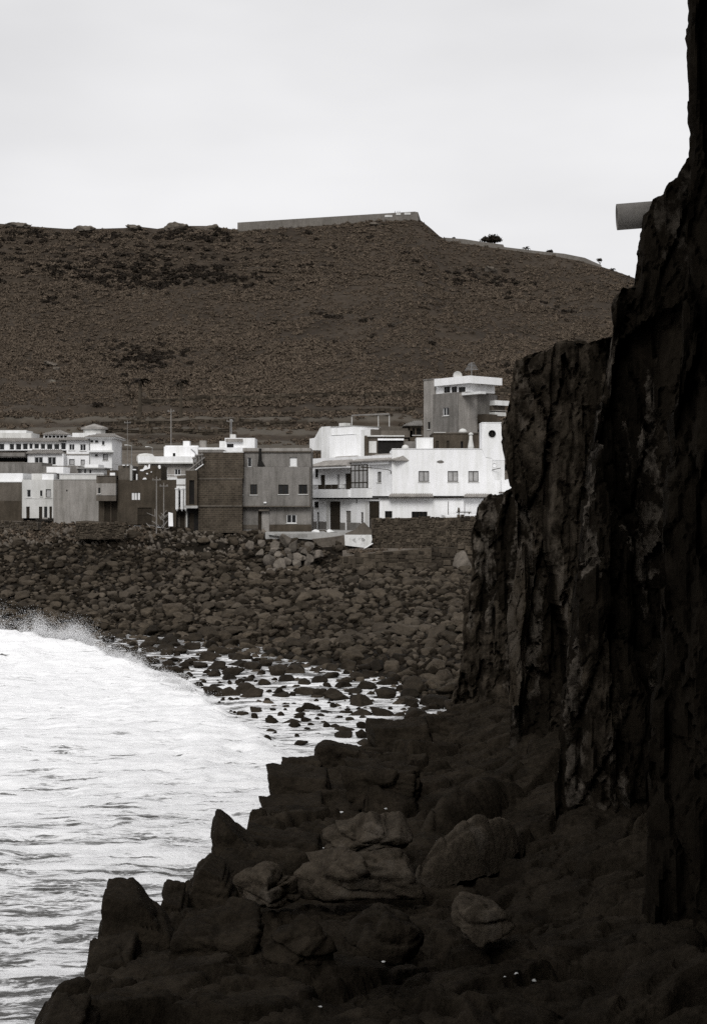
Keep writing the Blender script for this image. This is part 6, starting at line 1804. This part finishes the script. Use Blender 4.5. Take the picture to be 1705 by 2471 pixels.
tree('low_shrub', 'flat wide dark shrub on the skyline past the road wall palm', B(1325, 612, DC + 1), 1.0, 4.0, .2, 420, 6, 'shrub')
tree('scrub_tree', 'spindly scrub at the end of the road wall near the cliff', B(1446, 640, DC), 2.6, 3.2, .7, 420, 7)
tree('palm_tree', 'low spiky palm on the crest below the end of the road wall', B(1474, 655, DC), 1.6, 3.0, .6, 18, 8, 'palm', True)
tree('palm_tree', 'tall dark palm at the hill foot, bay side, above the white villa', B(337, 1000, 224), 6.6, 4.2, 5.6, 24, 9, 'palm', True)
tree('palm_tree', 'tall slim dark palm at the hill foot above the white flat house', B(436, 1000, 226), 6.2, 3.6, 5.4, 22, 10, 'palm', True)
for i, (u, v, D, s_, lab) in enumerate(((310, 930, 236, 2.8, 'bushy grey-green tree at the hill foot behind the tall palm'), (318, 960, 230, 2.4, 'low bushy tree in front of the palm at the hill foot'))):
    tree('hill_tree', lab, B(u, v, D) - Vector((0, 0, .6)), s_, s_ * 1.4, s_ * .12, 600, 20 + i, mleaf='shrub')
M['terracestone'] = mat('terrace_wall_stone', W_(0.018), 0.95, 0.4, 1.0, 0.4, 5)
# dark terrace walls on the fields at the hill foot
for i, (u0, u1, v0, v1, hh) in enumerate(((345, 850, 966, 948, 9), (880, 1240, 950, 940, 11), (250, 620, 1018, 1012, 6), (640, 1000, 1000, 985, 6), (240, 560, 1038, 1036, 7), (540, 700, 1022, 1018, 8))):
    D = 232 - 0 if i < 2 else 218
    k = 10; P_ = []
    for j in range(k + 1):
        u = u0 + (u1 - u0) * j / k; v = v0 + (v1 - v0) * j / k + 1.5 * math.sin(j * 1.3 + i)
        lo = np.linspace(0, .4, 160); hx_, hy_, hz_ = hill_point(np.full(160, u), lo)
        vv_ = HV - (hz_ - EYE) / hy_ * FPX
        jj = int(np.argmin(np.abs(vv_ - (v + hh))))
        P_.append((hx_[jj], hy_[jj] - .3, hz_[jj] - .6, hz_[jj] + 1.25 * hh / FPX * hy_[jj]))
    stone_wall('terrace_wall', ['long dark terrace wall across the hill foot, uppermost on the bay side', 'dark terrace wall on the hill foot beside the tall house', 'thin dark field terrace wall above the white flat house', 'thin dark field terrace wall above the shed and pergola', 'lowest dark field terrace wall just above the white flat house', 'short dark field terrace wall above the white block'][i], P_, .8, M['terracestone'], 30 + i, .9, .5)

# ------------------------------------------------------------------ little pale stones lying on the shelf
dg = bpy.context.evaluated_depsgraph_get(); dg.update()
PEB = [(772, 2430, 7), (1285, 2366, 9), (1244, 2349, 7), (1216, 2357, 5), (925, 2320, 7), (824, 1961, 6), (930, 1951, 5), (781, 2047, 5)]
PEBL = ['white pebble lying low on the dark shelf, alone near its lower edge', 'largest of three white pebbles in the dark lower corner of the shelf', 'middle white pebble of three in the dark lower corner of the shelf', 'smallest of three white pebbles in the dark lower corner of the shelf', 'pale pebble alone in the middle of the lower shelf', 'white pebble on the shoulder of the domed boulder', 'white pebble on the top of the domed boulder', 'white pebble on the upper edge of the broad smooth slab']
for i, ((u, v, w_), lab) in enumerate(zip(PEB, PEBL)):
    d_ = (at(u, v, 10) - Vector((0, 0, EYE))).normalized()
    hit, loc, nor, _, ob, _ = sc.ray_cast(dg, (0, 0, EYE), d_)
    if hit:
        s_ = w_ / FPX * loc.y * .5
        V, F = rock_shape(950 + i, 3, .2, .6, .06)
        o = link('pebble', mesh_np('pebble', V * np.array([s_ * 1.5, s_ * 1.2, s_ * .8]), F), M['white2']); o.location = loc + nor * s_ * .25
        tag(o, lab, 'pebble', 'pale pebbles on the shelf')
